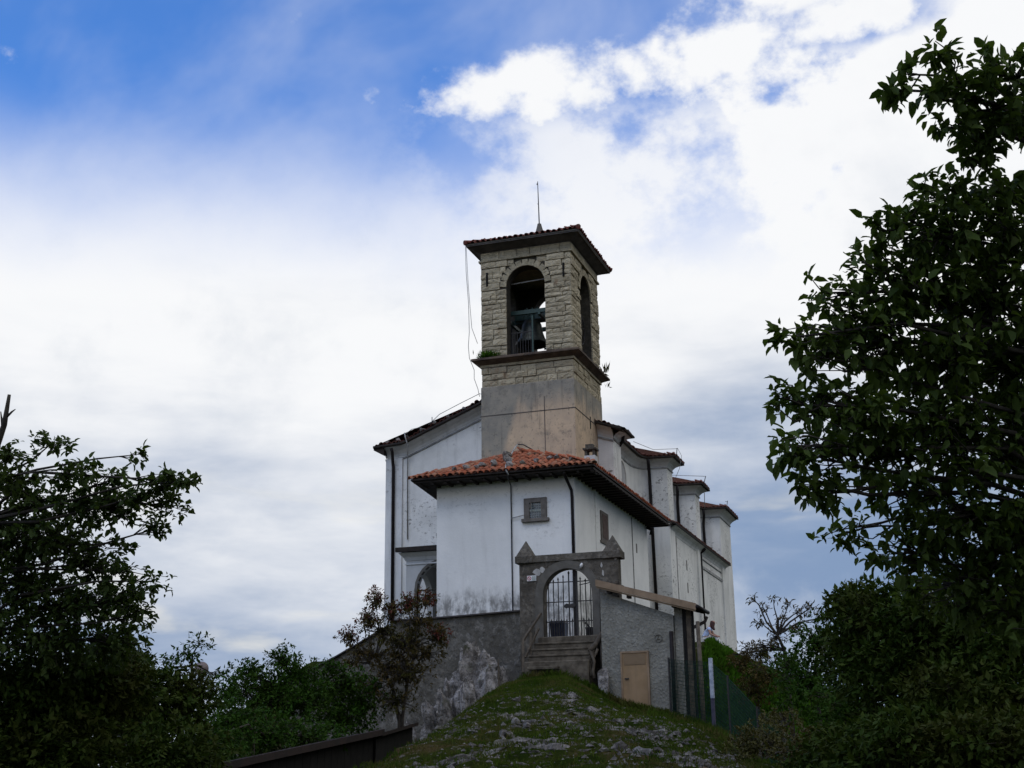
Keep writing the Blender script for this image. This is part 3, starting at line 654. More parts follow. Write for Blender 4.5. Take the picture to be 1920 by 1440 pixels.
# chimney
ch = MB().box(-14.85,-14.35,53.95,54.45,11.5,12.75).build('chimney', 'porch', house)
c2 = MB()
for x in (-14.83,-14.47): 
    for y in (53.97,54.33): c2.box(x,x+.10,y,y+.10,12.75,13.02)
c2.box(-14.9,-14.3,53.9,54.5,13.02,13.10); c2.box(-14.80,-14.45,54.0,54.3,13.10,13.28); c2.build('chimney_cap', 'gate_stone', ch)
def pipe(name, parent, pts, r=.05, mt='pipe'): return MB().tube(pts, r*(1.18 if mt == 'pipe' else 1.0), 8).build(name, mt, parent, smooth=True)
pipe('downpipe', house, [(-14.42,49.2,EZ-.25),(-14.42,49.35,10.9),(-14.32,49.9,10.4),(-14.31,49.93,10.1),(-14.31,49.93,4.2)], .055)
pipe('gutter_outlet', house, [(HX1+.05,62.9,10.9),(HX1+.3,62.95,10.75),(HX1+.25,62.95,10.5)], .07)
cb = thing('lightning_cable', 'pale lightning conductor running down the house wall and over its roof', 'cable', (-16.95, 49.9, 4.2))
pipe('wall_run', cb, [(-16.95,49.93,4.2),(-16.96,49.93,10.8),(-16.88,49.3,11.0),(-16.72,48.93,11.05)], .028, 'cable_dark')
pipe('roof_run', cb, [(-16.72,48.93,11.03),(-16.85,48.95,11.32),(-17.05,49.6,11.62),(-17.45,51.2,12.30),(-17.40,51.8,12.85),(-17.33,52.0,13.05)], .032, 'cable')
pipe('roof_strap', cb, [(-17.33,52.0,13.07),(-17.26,52.6,13.18),(-17.08,53.3,13.10),(-16.98,53.6,12.9)], .028, 'cable_dark')
pipe('branch', cb, [(-16.95,49.92,9.42),(-16.6,49.9,9.47),(-16.40,49.88,9.5)], .018, 'cable')
pipe('wall_run', cb, [(HX1+.03,59.86,10.9),(HX1+.03,59.86,10.38),(HX1+.03,59.9,4.5)], .022, 'cable')
pipe('eave_hook', cb, [(ER-.2,60.5,11.3),(ER-.15,60.5,11.55),(ER-.02,60.55,11.7)], .02, 'cable')
# stones that weigh the tiles down
def rock_mesh(seed, sub=2, jag=.35, flatz=.6):
    import bmesh
    bm = bmesh.new(); bmesh.ops.create_icosphere(bm, subdivisions=sub, radius=1.0)
    off = Vector((seed*3.71, seed*1.37, seed*2.11)); rr_ = random.Random(seed)
    cuts = [(Vector((rr_.gauss(0,1), rr_.gauss(0,1), rr_.gauss(0,.7))).normalized(), rr_.uniform(.55,.85)) for _ in range(9)]
    for v in bm.verts:
        p = v.co.copy(); n = mnoise.fractal(p*1.4+off, 0.8, 2.2, 5); r2 = 1-abs(mnoise.noise(p*3.1+off))*2
        q = p*(1.0+jag*n+jag*.35*r2)
        for cn, cdst in cuts:
            e = q.dot(cn)-cdst
            if e > 0: q = q-cn*e*.85
        q += Vector((rr_.uniform(-1,1), rr_.uniform(-1,1), rr_.uniform(-1,1)))*(.05 if sub < 3 else .025)
        v.co = q; v.co.z *= flatz
    me = bpy.data.meshes.new('rock'); bm.to_mesh(me); bm.free(); me.materials.append(M['rock']); return me
rocks = [rock_mesh(i, 3, .6, .75) for i in range(7)]
bigrocks = [rock_mesh(20+i, 5, .34, .9) for i in range(4)]
for q in bigrocks: q.materials[0] = M['rock_pale']
roofrocks = [rock_mesh(50+i, 2, .4, .8) for i in range(7)]
for q in roofrocks: q.materials[0] = M['rock_pale']
def rock(name, label, cat, loc, sc, seed, group=None, big=False):
    r = random.Random(seed); me = (bigrocks if big else roofrocks if name == 'roof_stone' else rocks)[r.randrange(4 if big else 7)]
    o = bpy.data.objects.new(name, me); C.objects.link(o); o.location = loc
    o.rotation_euler = (r.uniform(-.3,.3), r.uniform(-.3,.3), r.uniform(0,6.28)); o.scale = sc
    return tag(o, label, cat, group)
for i, (x, dd, sz) in enumerate(((-19.3,.55,.13),(-18.85,.75,.14),(-18.15,.95,.15),(-18.35,.7,.1),(-17.55,2.6,.24),(-17.35,1.9,.2),(-17.05,1.2,.17),(-16.85,.55,.15),(-16.3,.7,.12),(-15.75,.8,.13),(-15.3,1.3,.12),(-15.0,1.35,.14),(-14.2,.75,.12),(-17.75,1.3,.15),(-17.6,.8,.13))):
    p_ = Vector((x,49.0,EZ))+upn*dd+nf*(.14+sz*.35)
    rock('roof_stone', 'grey stone lying on the orange tiles of the house roof', 'stone', p_, (sz*1.2,sz,sz), 40+i, 'stones weighing down the house roof')

# ------------------------------------------------------------------ church
church = thing('church', 'long white plastered church with stepped pilasters and red tiled eaves behind the bell tower', 'church', (-20.7, 72.0, 4.0))
side = [(-14.73,58.9),(-14.73,60.4),(-15.12,60.5),(-15.15,63.5)]
def concave(y1): return [(-15.4,y1-1.7)] + [(-14.6-.8*math.cos(a*math.pi/16), y1-1.5+1.5*math.sin(a*math.pi/16)) for a in range(1,8)] + [(-14.6,y1),(-13.70,y1+.12)]
side[-1] = (-15.38,61.0); side[-2] = (-15.36,60.5)
side += concave(66.25) + [(-13.70,67.75),(-15.4,68.3)] + concave(74.05) + [(-13.70,75.5),(-15.4,76.1)] + concave(82.35) + [(-13.70,84.0),(-13.70,86.5)]
plan = [(-26.7,58.9)] + side + [(-26.7,86.5)]
MB().prism(plan, lambda a,b,t: (a,b,t), 3.0, 14.9).build('wall', 'white', church)
def gtop(x):
    P = [(-27.3,15.16),(-25.75,15.24),(-25.4,15.34),(-20.72,17.2),(-14.1,14.92)]
    return float(np.interp(x, [p[0] for p in P], [p[1] for p in P]))
gp = [(-26.7,14.9)] + [(-14.73,14.9)] + [(x, gtop(x)) for x in (-14.73,-20.72,-25.4,-25.75,-26.7)]
MB().prism(gp, FX, 58.9, 60.3).build('gable', 'white', church)
MB().prism([(-26.72,3),(-25.81,3),(-25.81,14.64),(-26.72,14.60)], FX, 58.78, 58.95).build('pilaster', 'band', church)
def sweep(mb, path, prof, outs=1):
    """path: plan points; prof: (offset to the right of travel, z)"""
    n = len(path); N = []
    for i in range(n):
        a = Vector(path[max(i-1,0)]); b = Vector(path[i]); c = Vector(path[min(i+1,n-1)])
        t1 = (b-a).normalized() if i > 0 else (c-b).normalized(); t2 = (c-b).normalized() if i < n-1 else t1
        n1 = Vector((t1.y,-t1.x)); n2 = Vector((t2.y,-t2.x)); m = (n1+n2)
        m = m.normalized() if m.length > .2 else n1
        m = m / max(.45, m.dot(n1)); N.append((b, m))
    q = len(prof); v = [(b.x+m.x*o, b.y+m.y*o, z) for b,m in N for o,z in prof]
    mb.add(v, [(i*q+j, (i+1)*q+j, (i+1)*q+j+1, i*q+j+1) for i in range(n-1) for j in range(q-1)])
    return N
sm = MB(); sweep(sm, side, [(-.05,14.58),(.05,14.59),(.07,14.63),(.05,14.67),(-.05,14.68)]); sm.build('string_course', 'shadow_line', church)
sm = MB(); N = sweep(sm, side, [(-.05,14.70),(.02,14.71),(.06,14.79),(.18,14.91),(.36,15.0),(.44,15.03),(.46,15.08),(-.2,15.1)]); sm.build('cornice', 'band', church)
sm = MB(); N = sweep(sm, side, [(-.1,15.085),(.60,15.06),(.62,15.10),(.60,15.16),(-.3,15.42)]); sm.build('eave', 'wood', church)
em = MB()
for (b1,m1),(b2,m2) in zip(N[1:], N[2:]):
    p, q = b1+m1*.60, b2+m2*.60; L_ = (q-p).length
    if L_ < .05: continue
    t_ = (q-p)/L_; inn = Vector((-t_.y, t_.x)); acc = .22 if L_ > .22 else L_*.99
    eave_tiles(em, (p.x,p.y,15.15), (q.x,q.y,15.15), (inn.x,inn.y,.38), acc, .105, .55, .03, .025, seed=int(p.y*10))
# gable rake
def rake(mb, xs, prof):
    q = len(prof); v = []
    for x in xs: v += [(x, 58.9-o, gtop(x)+dz_) for o,dz_ in prof]
    mb.add(v, [(i*q+j, (i+1)*q+j, (i+1)*q+j+1, i*q+j+1)[::-1] for i in range(len(xs)-1) for j in range(q-1)])
xs = [-26.78,-25.75,-25.4,-20.72,-14.70]
sm = MB(); rake(sm, xs, [(-.05,-.66),(.05,-.65),(.07,-.60),(.05,-.55),(-.05,-.54)]); sm.build('string_course', 'shadow_line', church)
sm = MB(); rake(sm, xs, [(-.05,-.50),(.02,-.48),(.06,-.36),(.18,-.20),(.36,-.10),(.44,-.07),(.46,-.01),(-.2,.0)]); sm.build('cornice', 'band', church)
sm = MB(); xs2 = [-27.25,-25.75,-25.4,-20.72,-14.15]; rake(sm, xs2, [(-.1,-.02),(.58,-.03),(.60,.02),(.58,.10),(-.3,.12)])
sm.hexa([(-27.25,58.4,15.05),(-26.68,58.4,14.78),(-26.68,86.5,14.78),(-27.25,86.5,15.05),(-27.25,58.4,15.25),(-26.68,58.4,15.25),(-26.68,86.5,15.25),(-27.25,86.5,15.25)])
sm.build('rake_eave', 'wood', church)
eave_tiles(em, (-27.2,58.36,15.27), (-25.5,58.36,15.42), (0,1,.02), .24, .115, .5, .0, .05, seed=71)
eave_tiles(em, (-25.5,58.36,15.40), (-20.72,58.36,17.32), (0,1,.0), .25, .12, .5, .02, .06, seed=72)
eave_tiles(em, (-20.72,58.36,17.32), (-14.2,58.36,15.02), (0,1,.0), .25, .12, .5, .02, .05, seed=73)
rfm = MB(); ez = [(b.x+m.x*.58, b.y+m.y*.58) for b,m in N[1:]]
for (x1,y1),(x2,y2) in zip(ez, ez[1:]): rfm.add([(x1,y1,15.17),(x2,y2,15.17),(-20.72,max(y2,58.4),17.3),(-20.72,max(y1,58.4),17.3)], [(0,1,2,3)])
rfm.add([(-27.25,58.36,15.25),(-20.72,58.36,17.32),(-20.72,86.8,17.32),(-27.25,86.8,15.25)], [(0,1,2,3)])
rfm.add([(-14.15,58.36,15.08),(-20.72,58.36,17.32),(-20.72,61,17.32),(-14.15,61,15.08)], [(3,2,1,0)])
croof = rfm.build('roof', 'tile_bed', church)
em.build('eave_tile_rows', 'tile_dark', croof, kind='stuff')
for i,(x,z) in enumerate(((-26.5,15.42),(-25.9,15.5),(-25.45,15.62),(-24.6,15.9),(-23.9,16.2),(-23.2,16.45),(-22.3,16.8))):
    rock('roof_stone', 'reddish lump of stone or broken tile along the sloping church gable roof', 'stone', (x,58.5,z), (.16,.16,.15), 80+i, 'lumps along the church gable roof')
# side chapels
MB().box(-15.3,-13.80,67.76,83.5,3.0,11.72).build('wall', 'white', church)
sm = MB(); pth = [(-13.80,66.6),(-13.80,83.55)]
sweep(sm, pth, [(-.05,11.20),(.02,11.22),(.06,11.32),(.16,11.44),(.32,11.52),(.40,11.54),(-.2,11.58)]); sm.build('chapel_cornice', 'band', church)
cr = MB().hexa([(-15.4,66.4,12.35),(-13.35,66.4,11.55),(-13.35,83.7,11.55),(-15.4,83.7,12.35),(-15.4,66.4,12.47),(-13.33,66.4,11.63),(-13.33,83.7,11.63),(-15.4,83.7,12.47)]).build('chapel_roof', 'wood', church)
em = MB(); eave_tiles(em, (-13.36,66.4,11.64), (-13.36,83.7,11.64), (-2.2,0,.85), .24, .105, 1.2, .02, .02, seed=31)
em.build('tile_rows', 'tile_dark', cr, kind='stuff')
MB().box(-13.82,-13.74,75.0,83.4,10.42,10.58).build('string_course', 'shadow_line', church)
MB().box(-13.82,-13.74,75.0,83.4,10.96,11.02).build('string_course', 'shadow_line', church)
for z in (10.0, 8.75): MB().box(-13.82,-13.785,70.95,71.15,z-.28,z+.28).build('wall_slot', 'shutter', church)
# niche window on the flank
nm = MB(); pts = [(62.2,12.2),(63.75,12.2)] + [(62.97+.775*math.cos(a*math.pi/10), 13.65+.775*math.sin(a*math.pi/10)) for a in range(11)]
nw = MB().prism(pts, FY, -15.45, -15.355).build('niche_shade_panel', 'niche', church)
fr_ = MB(); po = [(62.97+.90*math.cos(a*math.pi/10), 13.65+.90*math.sin(a*math.pi/10)) for a in range(11)]; pi_ = pts[2:]
for i in range(10): fr_.prism([pi_[i],po[i],po[i+1],pi_[i+1]], FY, -15.45, -15.31)
fr_.prism([(62.07,12.2),(62.195,12.2),(62.195,13.65),(62.07,13.65)], FY, -15.45, -15.31); fr_.prism([(63.745,12.2),(63.87,12.2),(63.87,13.65),(63.745,13.65)], FY, -15.45, -15.31)
fr_.build('frame', 'white', nw)
MB().box(-15.36,-15.345,62.25,62.37,12.2,13.3).build('pane', 'glass', nw)
# downpipes and cables of the church
pipe('downpipe', church, [(-26.2,58.25,15.05),(-26.18,58.35,14.85),(-26.28,58.65,14.4),(-26.26,58.68,14.1),(-26.22,58.68,5.0)], .07)
pipe('downpipe', church, [(-14.45,59.9,15.1),(-14.5,59.95,14.75),(-15.15,60.75,14.35),(-15.27,60.8,14.1),(-15.27,60.8,11.6)], .07)
pipe('downpipe', church, [(-14.55,65.65,15.05),(-14.55,65.75,14.75),(-14.60,66.10,14.3),(-14.60,66.12,13.9),(-14.52,66.12,6.0)], .075)
pipe('downpipe', church, [(-14.6,73.45,15.05),(-14.6,73.55,14.7),(-14.70,73.88,14.2),(-14.70,73.90,13.8),(-14.66,73.90,12.1)], .075)
pipe('downpipe', church, [(-14.6,81.75,15.05),(-14.6,81.85,14.7),(-14.72,82.2,14.2),(-14.72,82.2,13.8),(-14.68,82.2,12.1)], .075)
pipe('downpipe', church, [(-13.40,75.0,11.5),(-13.55,75.0,11.35),(-13.70,75.0,11.2),(-13.70,75.0,5.0)], .075)
pipe('conduit', church, [(-13.75,68.2,11.2),(-13.75,68.2,5.0)], .03, 'cable')
def cable(label, *runs):
    t = thing('lightning_cable', label, 'cable', runs[0][0][0])
    for pts, r, mt in runs: pipe('wire', t, pts, r, mt)
cable('thin wire hanging from the tower roof corner past the belfry cornice',
      ([(-20.66,54.42,23.9),(-20.62,54.4,22.5),(-20.5,54.4,20.8),(-20.47,54.4,19.4),(-20.52,54.4,18.7),(-20.48,54.42,18.1),(-20.38,54.8,17.6),(-20.42,54.9,17.2),(-20.25,54.93,16.7),(-20.17,54.95,16.3)], .014, 'cable'),
      ([(-20.62,54.42,23.8),(-20.52,54.42,21.8),(-20.36,54.45,19.6),(-20.2,54.8,18.9)], .012, 'cable'))
cable('wire arching from the tower down to the left end of the church gable roof',
      ([(-20.17,56.0,16.6),(-21.4,58.3,17.45),(-22.5,58.35,17.05),(-23.6,58.35,16.6),(-24.2,58.35,16.1)], .016, 'cable'),
      ([(-24.0,58.35,16.1),(-24.0,58.35,16.5)], .02, 'cable_dark'),
      ([(-24.3,58.3,15.85),(-24.7,58.3,16.0),(-25.1,58.3,15.95),(-25.45,58.3,15.72)], .016, 'cable'),
      ([(-25.5,58.3,15.8),(-25.42,58.3,15.5),(-25.3,58.3,15.1),(-25.5,58.75,14.7),(-25.5,58.82,10.4)], .03, 'cable'))
cable('wire on a short post over the first pilaster of the church flank',
      ([(-14.65,62.88,15.38),(-13.96,64.44,15.23),(-13.04,66.01,15.54)], .014, 'cable'), ([(-13.10,66.01,14.94),(-13.01,66.01,15.57)], .022, 'cable_dark'),
      ([(-12.99,66.01,15.57),(-12.79,66.01,15.13),(-12.94,66.01,14.45),(-13.38,66.69,13.96)], .012, 'cable'))
cable('wire on a short post over the second pilaster of the church flank',
      ([(-14.98,73.81,15.80),(-12.93,73.81,15.56)], .016, 'cable'), ([(-13.13,73.81,14.88),(-13.05,73.81,15.17),(-12.93,73.81,15.58)], .024, 'cable_dark'), ([(-13.08,73.91,14.59),(-13.37,75.36,14.00),(-13.81,77.80,14.59)], .02, 'cable'))
cable('short rod standing on the farthest pilaster roof of the church flank', ([(-13.20,82.18,14.93),(-13.06,82.18,15.60)], .022, 'cable_dark'), ([(-13.22,82.18,15.57),(-13.06,82.18,15.52)], .014, 'cable_dark'))
# porch between church and house
porch = thing('porch', 'small grey porch with an open arch between the church gable and the house', 'porch', (-22.4, 57.0, 4.1))
PC, PR, PS = -22.18, 1.25, 7.38
arch_wall(MB(), FX, -23.98, -20.9, 3.4, 9.0, PC, PR, PS, 55.2, 55.55, 5.25).build('wall', 'porch', porch)
arch_wall(MB(), FY, 55.55, 58.9, 3.4, 9.0, 56.7, 1.1, 7.2, -23.98, -23.70, 5.25).build('wall', 'porch', porch)
pr_ = MB()
for i in range(12):
    a0, a1 = math.pi*i/12, math.pi*(i+1)/12
    pr_.prism([(PC-r*math.cos(a), PS+r*math.sin(a)) for r, a in ((PR,a0),(PR+.12,a0),(PR+.12,a1),(PR,a1))], FX, 55.17, 55.4)
pr_.prism([(PC-PR-.12,5.25),(PC-PR,5.25),(PC-PR,PS),(PC-PR-.12,PS)], FX, 55.17, 55.4)
pr_.build('arch_trim', 'gate_trim', porch)
MB().box(-23.9,-20.9,55.5,58.88,8.75,8.9).build('ceiling', 'porch', porch)
MB().box(-23.70,-21.1,58.72,58.88,4.0,8.75).build('inner_shade_wall', 'gate_trim', porch)  # dark slab paints the porch's inner shade over the gable wall
MB().box(-24.03,-20.9,55.15,55.25,8.56,8.62).build('string_course', 'band', porch)
sm = MB(); sweep(sm, [(-23.98,58.8),(-23.98,55.2),(-20.9,55.2)], [(-.05,8.72),(.04,8.75),(.10,8.90),(.26,9.06),(.30,9.10),(-.1,9.12)]); sm.build('cornice', 'porch', porch)
MB().hexa([(-24.36,54.75,9.12),(-20.9,54.75,9.12),(-20.9,58.9,9.6),(-24.36,58.9,9.6),(-24.36,54.75,9.34),(-20.9,54.75,9.34),(-20.9,58.9,9.8),(-24.36,58.9,9.8)]).build('roof', 'wood', porch)
pipe('tie_rod', porch, [(-23.45,55.38,7.36),(-20.95,55.38,7.36)], .03, 'iron'); pipe('tie_rod', porch, [(-23.84,55.6,7.36),(-23.84,57.8,7.3)], .03, 'iron')

# ------------------------------------------------------------------ retaining wall and gateway
rw = thing('retaining_wall', 'rough grey rubble retaining wall with sloping end below the white house', 'wall', (-18.5, 48.0, 1.5))
def wall_run(mb, pts, thick):
    for (x0,y0,a0,b0),(x1,y1,a1,b1) in zip(pts, pts[1:]):
        mb.hexa([(x0,y0,a0),(x1,y1,a1),(x1,y1+thick,a1),(x0,y0+thick,a0),(x0,y0+.12,b0),(x1,y1+.12,b1),(x1,y1+thick,b1),(x0,y0+thick,b0)])
    return mb
wp = [(-21.5,48.0,-1,5.22),(-19.0,47.75,-.5,5.22),(-15.5,46.62,0,5.20)]
wall_run(MB(), wp, .7).build('wall', 'rubble', rw)
wl = [(-27.5,50.8,-2.5,3.2),(-24.6,49.2,-2,3.95),(-21.7,48.05,-1,5.0),(-21.5,48.0,-1,5.2)]
wall_run(MB(), wl, .7).build('sloping_wall', 'rubble', rw)
cp = MB(); wall_run(cp, [(x,y-.03,b,b+.09) for x,y,a,b in wl[:3]], .8); wall_run(cp, [(x,y-.02,b,b+.07) for x,y,a,b in wp], .8); cp.build('coping', 'wood', rw)
gw = thing('gateway', 'dark weathered stone gateway with round arch and two pointed pinnacles', 'gateway', (-13.6, 46.7, 3.0))
GC, GR, GS = -13.60, .96, 5.74
arch_wall(MB(), FX, -15.50, -11.62, 2.2, 7.02, GC, GR, GS, 46.5, 46.95, 4.12, 18).build('wall', 'gate_stone', gw)
MB().hexa([(-15.56,46.43,7.0),(-11.56,46.43,7.0),(-11.56,47.02,7.0),(-15.56,47.02,7.0),(-15.50,46.47,7.26),(-11.62,46.47,7.26),(-11.62,46.98,7.26),(-15.50,46.98,7.26)]).build('coping', 'gate_stone', gw)
tr_ = MB()
for i in range(18):
    a0, a1 = math.pi*i/18, math.pi*(i+1)/18; ro = GR+.30
    tr_.prism([(GC-GR*math.cos(a0),GS+GR*math.sin(a0)),(GC-ro*math.cos(a0),GS+ro*math.sin(a0)),(GC-ro*math.cos(a1),GS+ro*math.sin(a1)),(GC-GR*math.cos(a1),GS+GR*math.sin(a1))], FX, 46.44, 46.52)
tr_.prism([(GC-GR-.34,3.6),(GC-GR,3.6),(GC-GR,GS),(GC-GR-.30,GS)], FX, 46.44, 46.52); tr_.prism([(GC+GR,3.6),(GC+GR+.26,3.6),(GC+GR+.30,GS),(GC+GR,GS)], FX, 46.44, 46.52)
tr_.build('arch_surround', 'gate_trim', gw)
for cx, ww in ((-15.28,.33),(-11.84,.33)):
    pb = MB().box(cx-ww-.03, cx+ww+.03, 46.38, 47.05, 6.98, 7.26)
    pb.add([(cx-ww,46.42,7.26),(cx+ww,46.42,7.26),(cx+ww,47.02,7.26),(cx-ww,47.02,7.26),(cx,46.7,7.90)], [(0,1,4),(1,2,4),(2,3,4),(3,0,4)])
    pb.build('pinnacle', 'gate_stone', gw, bevel=.015)
MB().box(-11.98,-11.58,46.40,46.6,6.0,6.12).box(-12.1,-11.50,46.42,46.9,5.75,5.98).build('ledge', 'gate_stone', gw, bevel=.02)
pm = MB()
for (x,z,a,b) in ((-14.78,6.62,.16,.12),(-14.58,6.70,.10,.10),(-11.80,6.05,.07,.05),(-11.95,6.06,.06,.05),(-12.2,6.45,.04,.12),(-12.25,6.75,.04,.08),(-11.7,6.95,.05,.04)):
    pm.prism([(x+a*math.cos(t)*(1+.25*math.sin(3*t+x*9)), z+b*math.sin(t)*(1+.25*math.cos(2*t+z*7))) for t in [i*math.pi/5 for i in range(10)]], FX, 46.488, 46.52)
pm.build('bare_patch', 'pale_patch', gw)
lm = thing('gate_lamp', 'small pale lamp bracket fixed above the gateway arch', 'lamp', (-13.0, 46.4, 6.7))
MB().tube([(-13.04,46.42,6.66),(-13.0,46.36,6.76),(-12.96,46.34,6.84)], [.04,.06,.03], 8).build('lamp_head', 'white_paint', lm, smooth=True); MB().beam((-13.0,46.5,6.78),(-13.0,46.36,6.78),.03,.03).build('bracket', 'iron', lm)
sg = thing('gate_sign', 'small white notice with a red prohibition circle on the left gate pier', 'sign', (-15.0, 46.45, 6.3))
MB().box(-15.18,-14.82,46.46,46.475,6.30,6.50).build('plate', 'white_paint', sg)
rgm = MB()
for i in range(16):
    a0, a1 = 2*math.pi*i/16, 2*math.pi*(i+1)/16
    rgm.prism([(-15.09+r*math.cos(a),6.40+r*math.sin(a)) for r,a in ((.055,a0),(.078,a0),(.078,a1),(.055,a1))], FX, 46.45, 46.46)
rgm.prism([(-15.14,6.44),(-15.125,6.455),(-15.04,6.36),(-15.055,6.345)], FX, 46.45, 46.46); rgm.build('prohibition_circle', 'red_paint', sg)
MB().box(-14.985,-14.835,46.45,46.46,6.32,6.48).build('text_panel', 'sign_grey', sg)
# iron gate
gt = thing('iron_gate', 'black wrought iron double gate with spiked bars closing the arch', 'gate', (-13.6, 46.75, 4.19))
def spear(x, z0, z1, r=.016): return MB().tube([(x,46.72,z0),(x,46.72,z1-.12),(x,46.72,z1-.09),(x,46.72,z1)], [r,r,r*1.9,.003], 6).build('bar', 'iron', gt)
for x, zt in ((-14.42,6.22),(-14.22,6.36),(-14.03,6.42),(-13.83,6.50),(-13.61,6.64),(-13.40,6.46),(-13.16,6.40),(-12.96,6.32),(-12.76,6.16)): spear(x, 4.2, zt, .028 if x == -13.61 else .021)
MB().beam((-13.31,46.72,4.2),(-13.31,46.72,6.62),.08,.06).build('meeting_stile', 'iron', gt)
for x in (-14.51,-14.32,-14.12,-13.93,-13.72,-13.50,-13.06,-12.86,-12.69): spear(x, 4.2, 4.86, .018)
for z in (4.74, 5.48, 6.22): MB().beam((GC-GR+(.02 if z<6 else .14),46.72,z),(GC+GR-(.02 if z<6 else .14),46.72,z),.03,.035).build('rail', 'iron', gt)
MB().prism([(-13.80,5.28),(-13.72,5.22),(-13.60,5.25),(-13.45,5.22),(-13.36,5.30),(-13.34,5.36),(-13.45,5.40),(-13.58,5.37),(-13.70,5.41),(-13.78,5.36)], FX, 46.66, 46.70).build('lock_plate', 'iron', gt)
MB().beam((-13.2,46.72,6.08),(-12.72,46.72,6.16),.03,.03).build('brace', 'iron', gt)
bn = thing('waste_bin', 'dark blue waste bin standing behind the left gate leaf', 'bin', (-14.52, 48.3, 4.19))
MB().hexa([(-14.78,48.1,4.19),(-14.26,48.1,4.19),(-14.26,48.6,4.19),(-14.78,48.6,4.19),(-14.82,48.06,4.84),(-14.22,48.06,4.84),(-14.22,48.64,4.84),(-14.82,48.64,4.84)]).build('body', 'bin', bn, bevel=.02)
MB().hexa([(-14.84,48.04,4.84),(-14.20,48.04,4.84),(-14.20,48.68,4.84),(-14.84,48.68,4.84),(-14.80,48.1,4.93),(-14.24,48.1,4.93),(-14.24,48.62,4.93),(-14.80,48.62,4.93)]).build('lid', 'bin', bn)
pt = thing('planter', 'dark pot with a leaning plant stem behind the right gate leaf', 'pot', (-13.2, 48.2, 4.19))
MB().lathe([(.12,0),(.15,.05),(.17,.38),(.20,.42),(.18,.44),(0,.42)], (-13.24,48.2,4.19), 14).build('pot', 'iron', pt, smooth=True)
MB().tube([(-13.24,48.2,4.6),(-13.34,48.2,4.75),(-13.42,48.15,4.82)], .04, 6).build('stem', 'iron', pt)
# steps
st = thing('stone_steps', 'worn brown stone steps climbing from the grass to the iron gate', 'steps', (-13.5, 45.6, 2.9))
for i in range(5):
    z1 = 4.15-i*.245; y0 = 46.08-i*.36; wv = random.Random(i).uniform(-.06,.06)
    sb = MB().box(-14.72+wv, -12.34+wv*.5, y0, 46.55 if i == 0 else y0+.44, 2.1 if i > 2 else z1-.30, z1).build('step', 'step', st, bevel=.03)
    if i in (1,2,3): MB().box(-14.70, -12.4, y0-.04, y0+.05, z1-.06, z1+.004).build('nosing', 'step', st, bevel=.012)
MB().box(-14.55,-13.4,44.35,44.60,2.86,2.97).build('slab', 'step', st, bevel=.02)
hl_ = thing('handrail', 'rustic wooden handrail on the wall side of the stone steps', 'handrail', (-14.8, 45.2, 3.0))
MB().beam((-14.62,46.35,5.05),(-15.0,45.25,3.95),.08,.08).build('rail', 'oldwood', hl_); MB().beam((-14.98,45.25,4.0),(-14.86,44.85,2.8),.09,.09).build('post', 'oldwood', hl_)
MB().beam((-14.58,45.9,4.45),(-14.84,45.05,3.35),.07,.06).build('brace', 'oldwood', hl_); MB().beam((-14.75,45.5,4.3),(-14.72,45.3,3.2),.08,.08).build('post', 'oldwood', hl_)
hr = thing('handrail', 'gnarled branch handrail between the stone steps and the small outbuilding', 'handrail', (-12.2, 45.2, 2.7))
MB().tube([(-12.1,46.2,4.25),(-12.13,45.7,4.12),(-12.22,45.2,3.72),(-12.34,44.8,3.50)], [.09,.10,.10,.09], 7).build('rail', 'oldwood', hr, smooth=True)
MB().tube([(-12.12,45.7,4.1),(-12.05,45.5,3.5),(-12.0,45.3,2.7)], [.08,.09,.09], 7).build('post', 'oldwood', hr, smooth=True)
MB().tube([(-12.32,44.85,3.5),(-12.18,44.8,3.1),(-12.24,44.75,2.75),(-12.16,44.7,2.5)], [.06,.05,.06,.07], 7).build('twisted_post', 'oldwood', hr, smooth=True)
MB().tube([(-12.1,45.0,3.55),(-12.22,44.9,3.25),(-12.32,44.8,2.95),(-12.28,44.7,2.6)], [.05,.045,.04,.05], 7).build('twisted_post', 'oldwood', hr, smooth=True)

# ------------------------------------------------------------------ small outbuilding right of the gate
shed = thing('outbuilding', 'small grey rendered outbuilding with lean-to roof and beige door beside the gateway', 'shed', (-10.6, 45.5, 1.6))
MB().prism([(-11.95,.5),(-9.32,.5),(-9.32,4.62),(-11.95,5.58)], FX, 45.0, 46.45).build('wall', 'shed_wall', shed)
pit = math.atan2(-1.02, 3.58)
def rz(x): return 5.93-(x+11.98)*.285
MB().prism([(-12.0,rz(-12.0)-.05),(-8.42,rz(-8.42)-.05),(-8.42,rz(-8.42)+.02),(-12.0,rz(-12.0)+.02)], FX, 44.66, 46.55).build('roof', 'tile_dark', shed)
MB().prism([(-12.0,rz(-12.0)-.20),(-8.42,rz(-8.42)-.20),(-8.42,rz(-8.42)+.035),(-12.0,rz(-12.0)+.035)], FX, 44.60, 44.655).build('fascia', 'fascia', shed)
MB().prism([(-11.98,rz(-11.98)-.26),(-8.45,rz(-8.45)-.26),(-8.45,rz(-8.45)-.205),(-11.98,rz(-11.98)-.205)], FX, 44.63, 44.68).build('drip_board', 'door_dark', shed)
for y in (44.9,45.4,45.9,46.4): MB().beam((-9.35,y,rz(-9.35)-.12),(-8.45,y,rz(-8.45)-.12),.08,.12).build('rafter', 'wood', shed)
for x in (-11.6,-10.9): MB().box(x,x+.12,44.7,45.0,rz(x)-.36,rz(x)-.24).build('purlin_end', 'wood', shed)
MB().beam((-9.25,44.7,rz(-9.25)-.22),(-9.25,46.4,rz(-9.25)-.22),.10,.14).build('purlin', 'wood', shed)
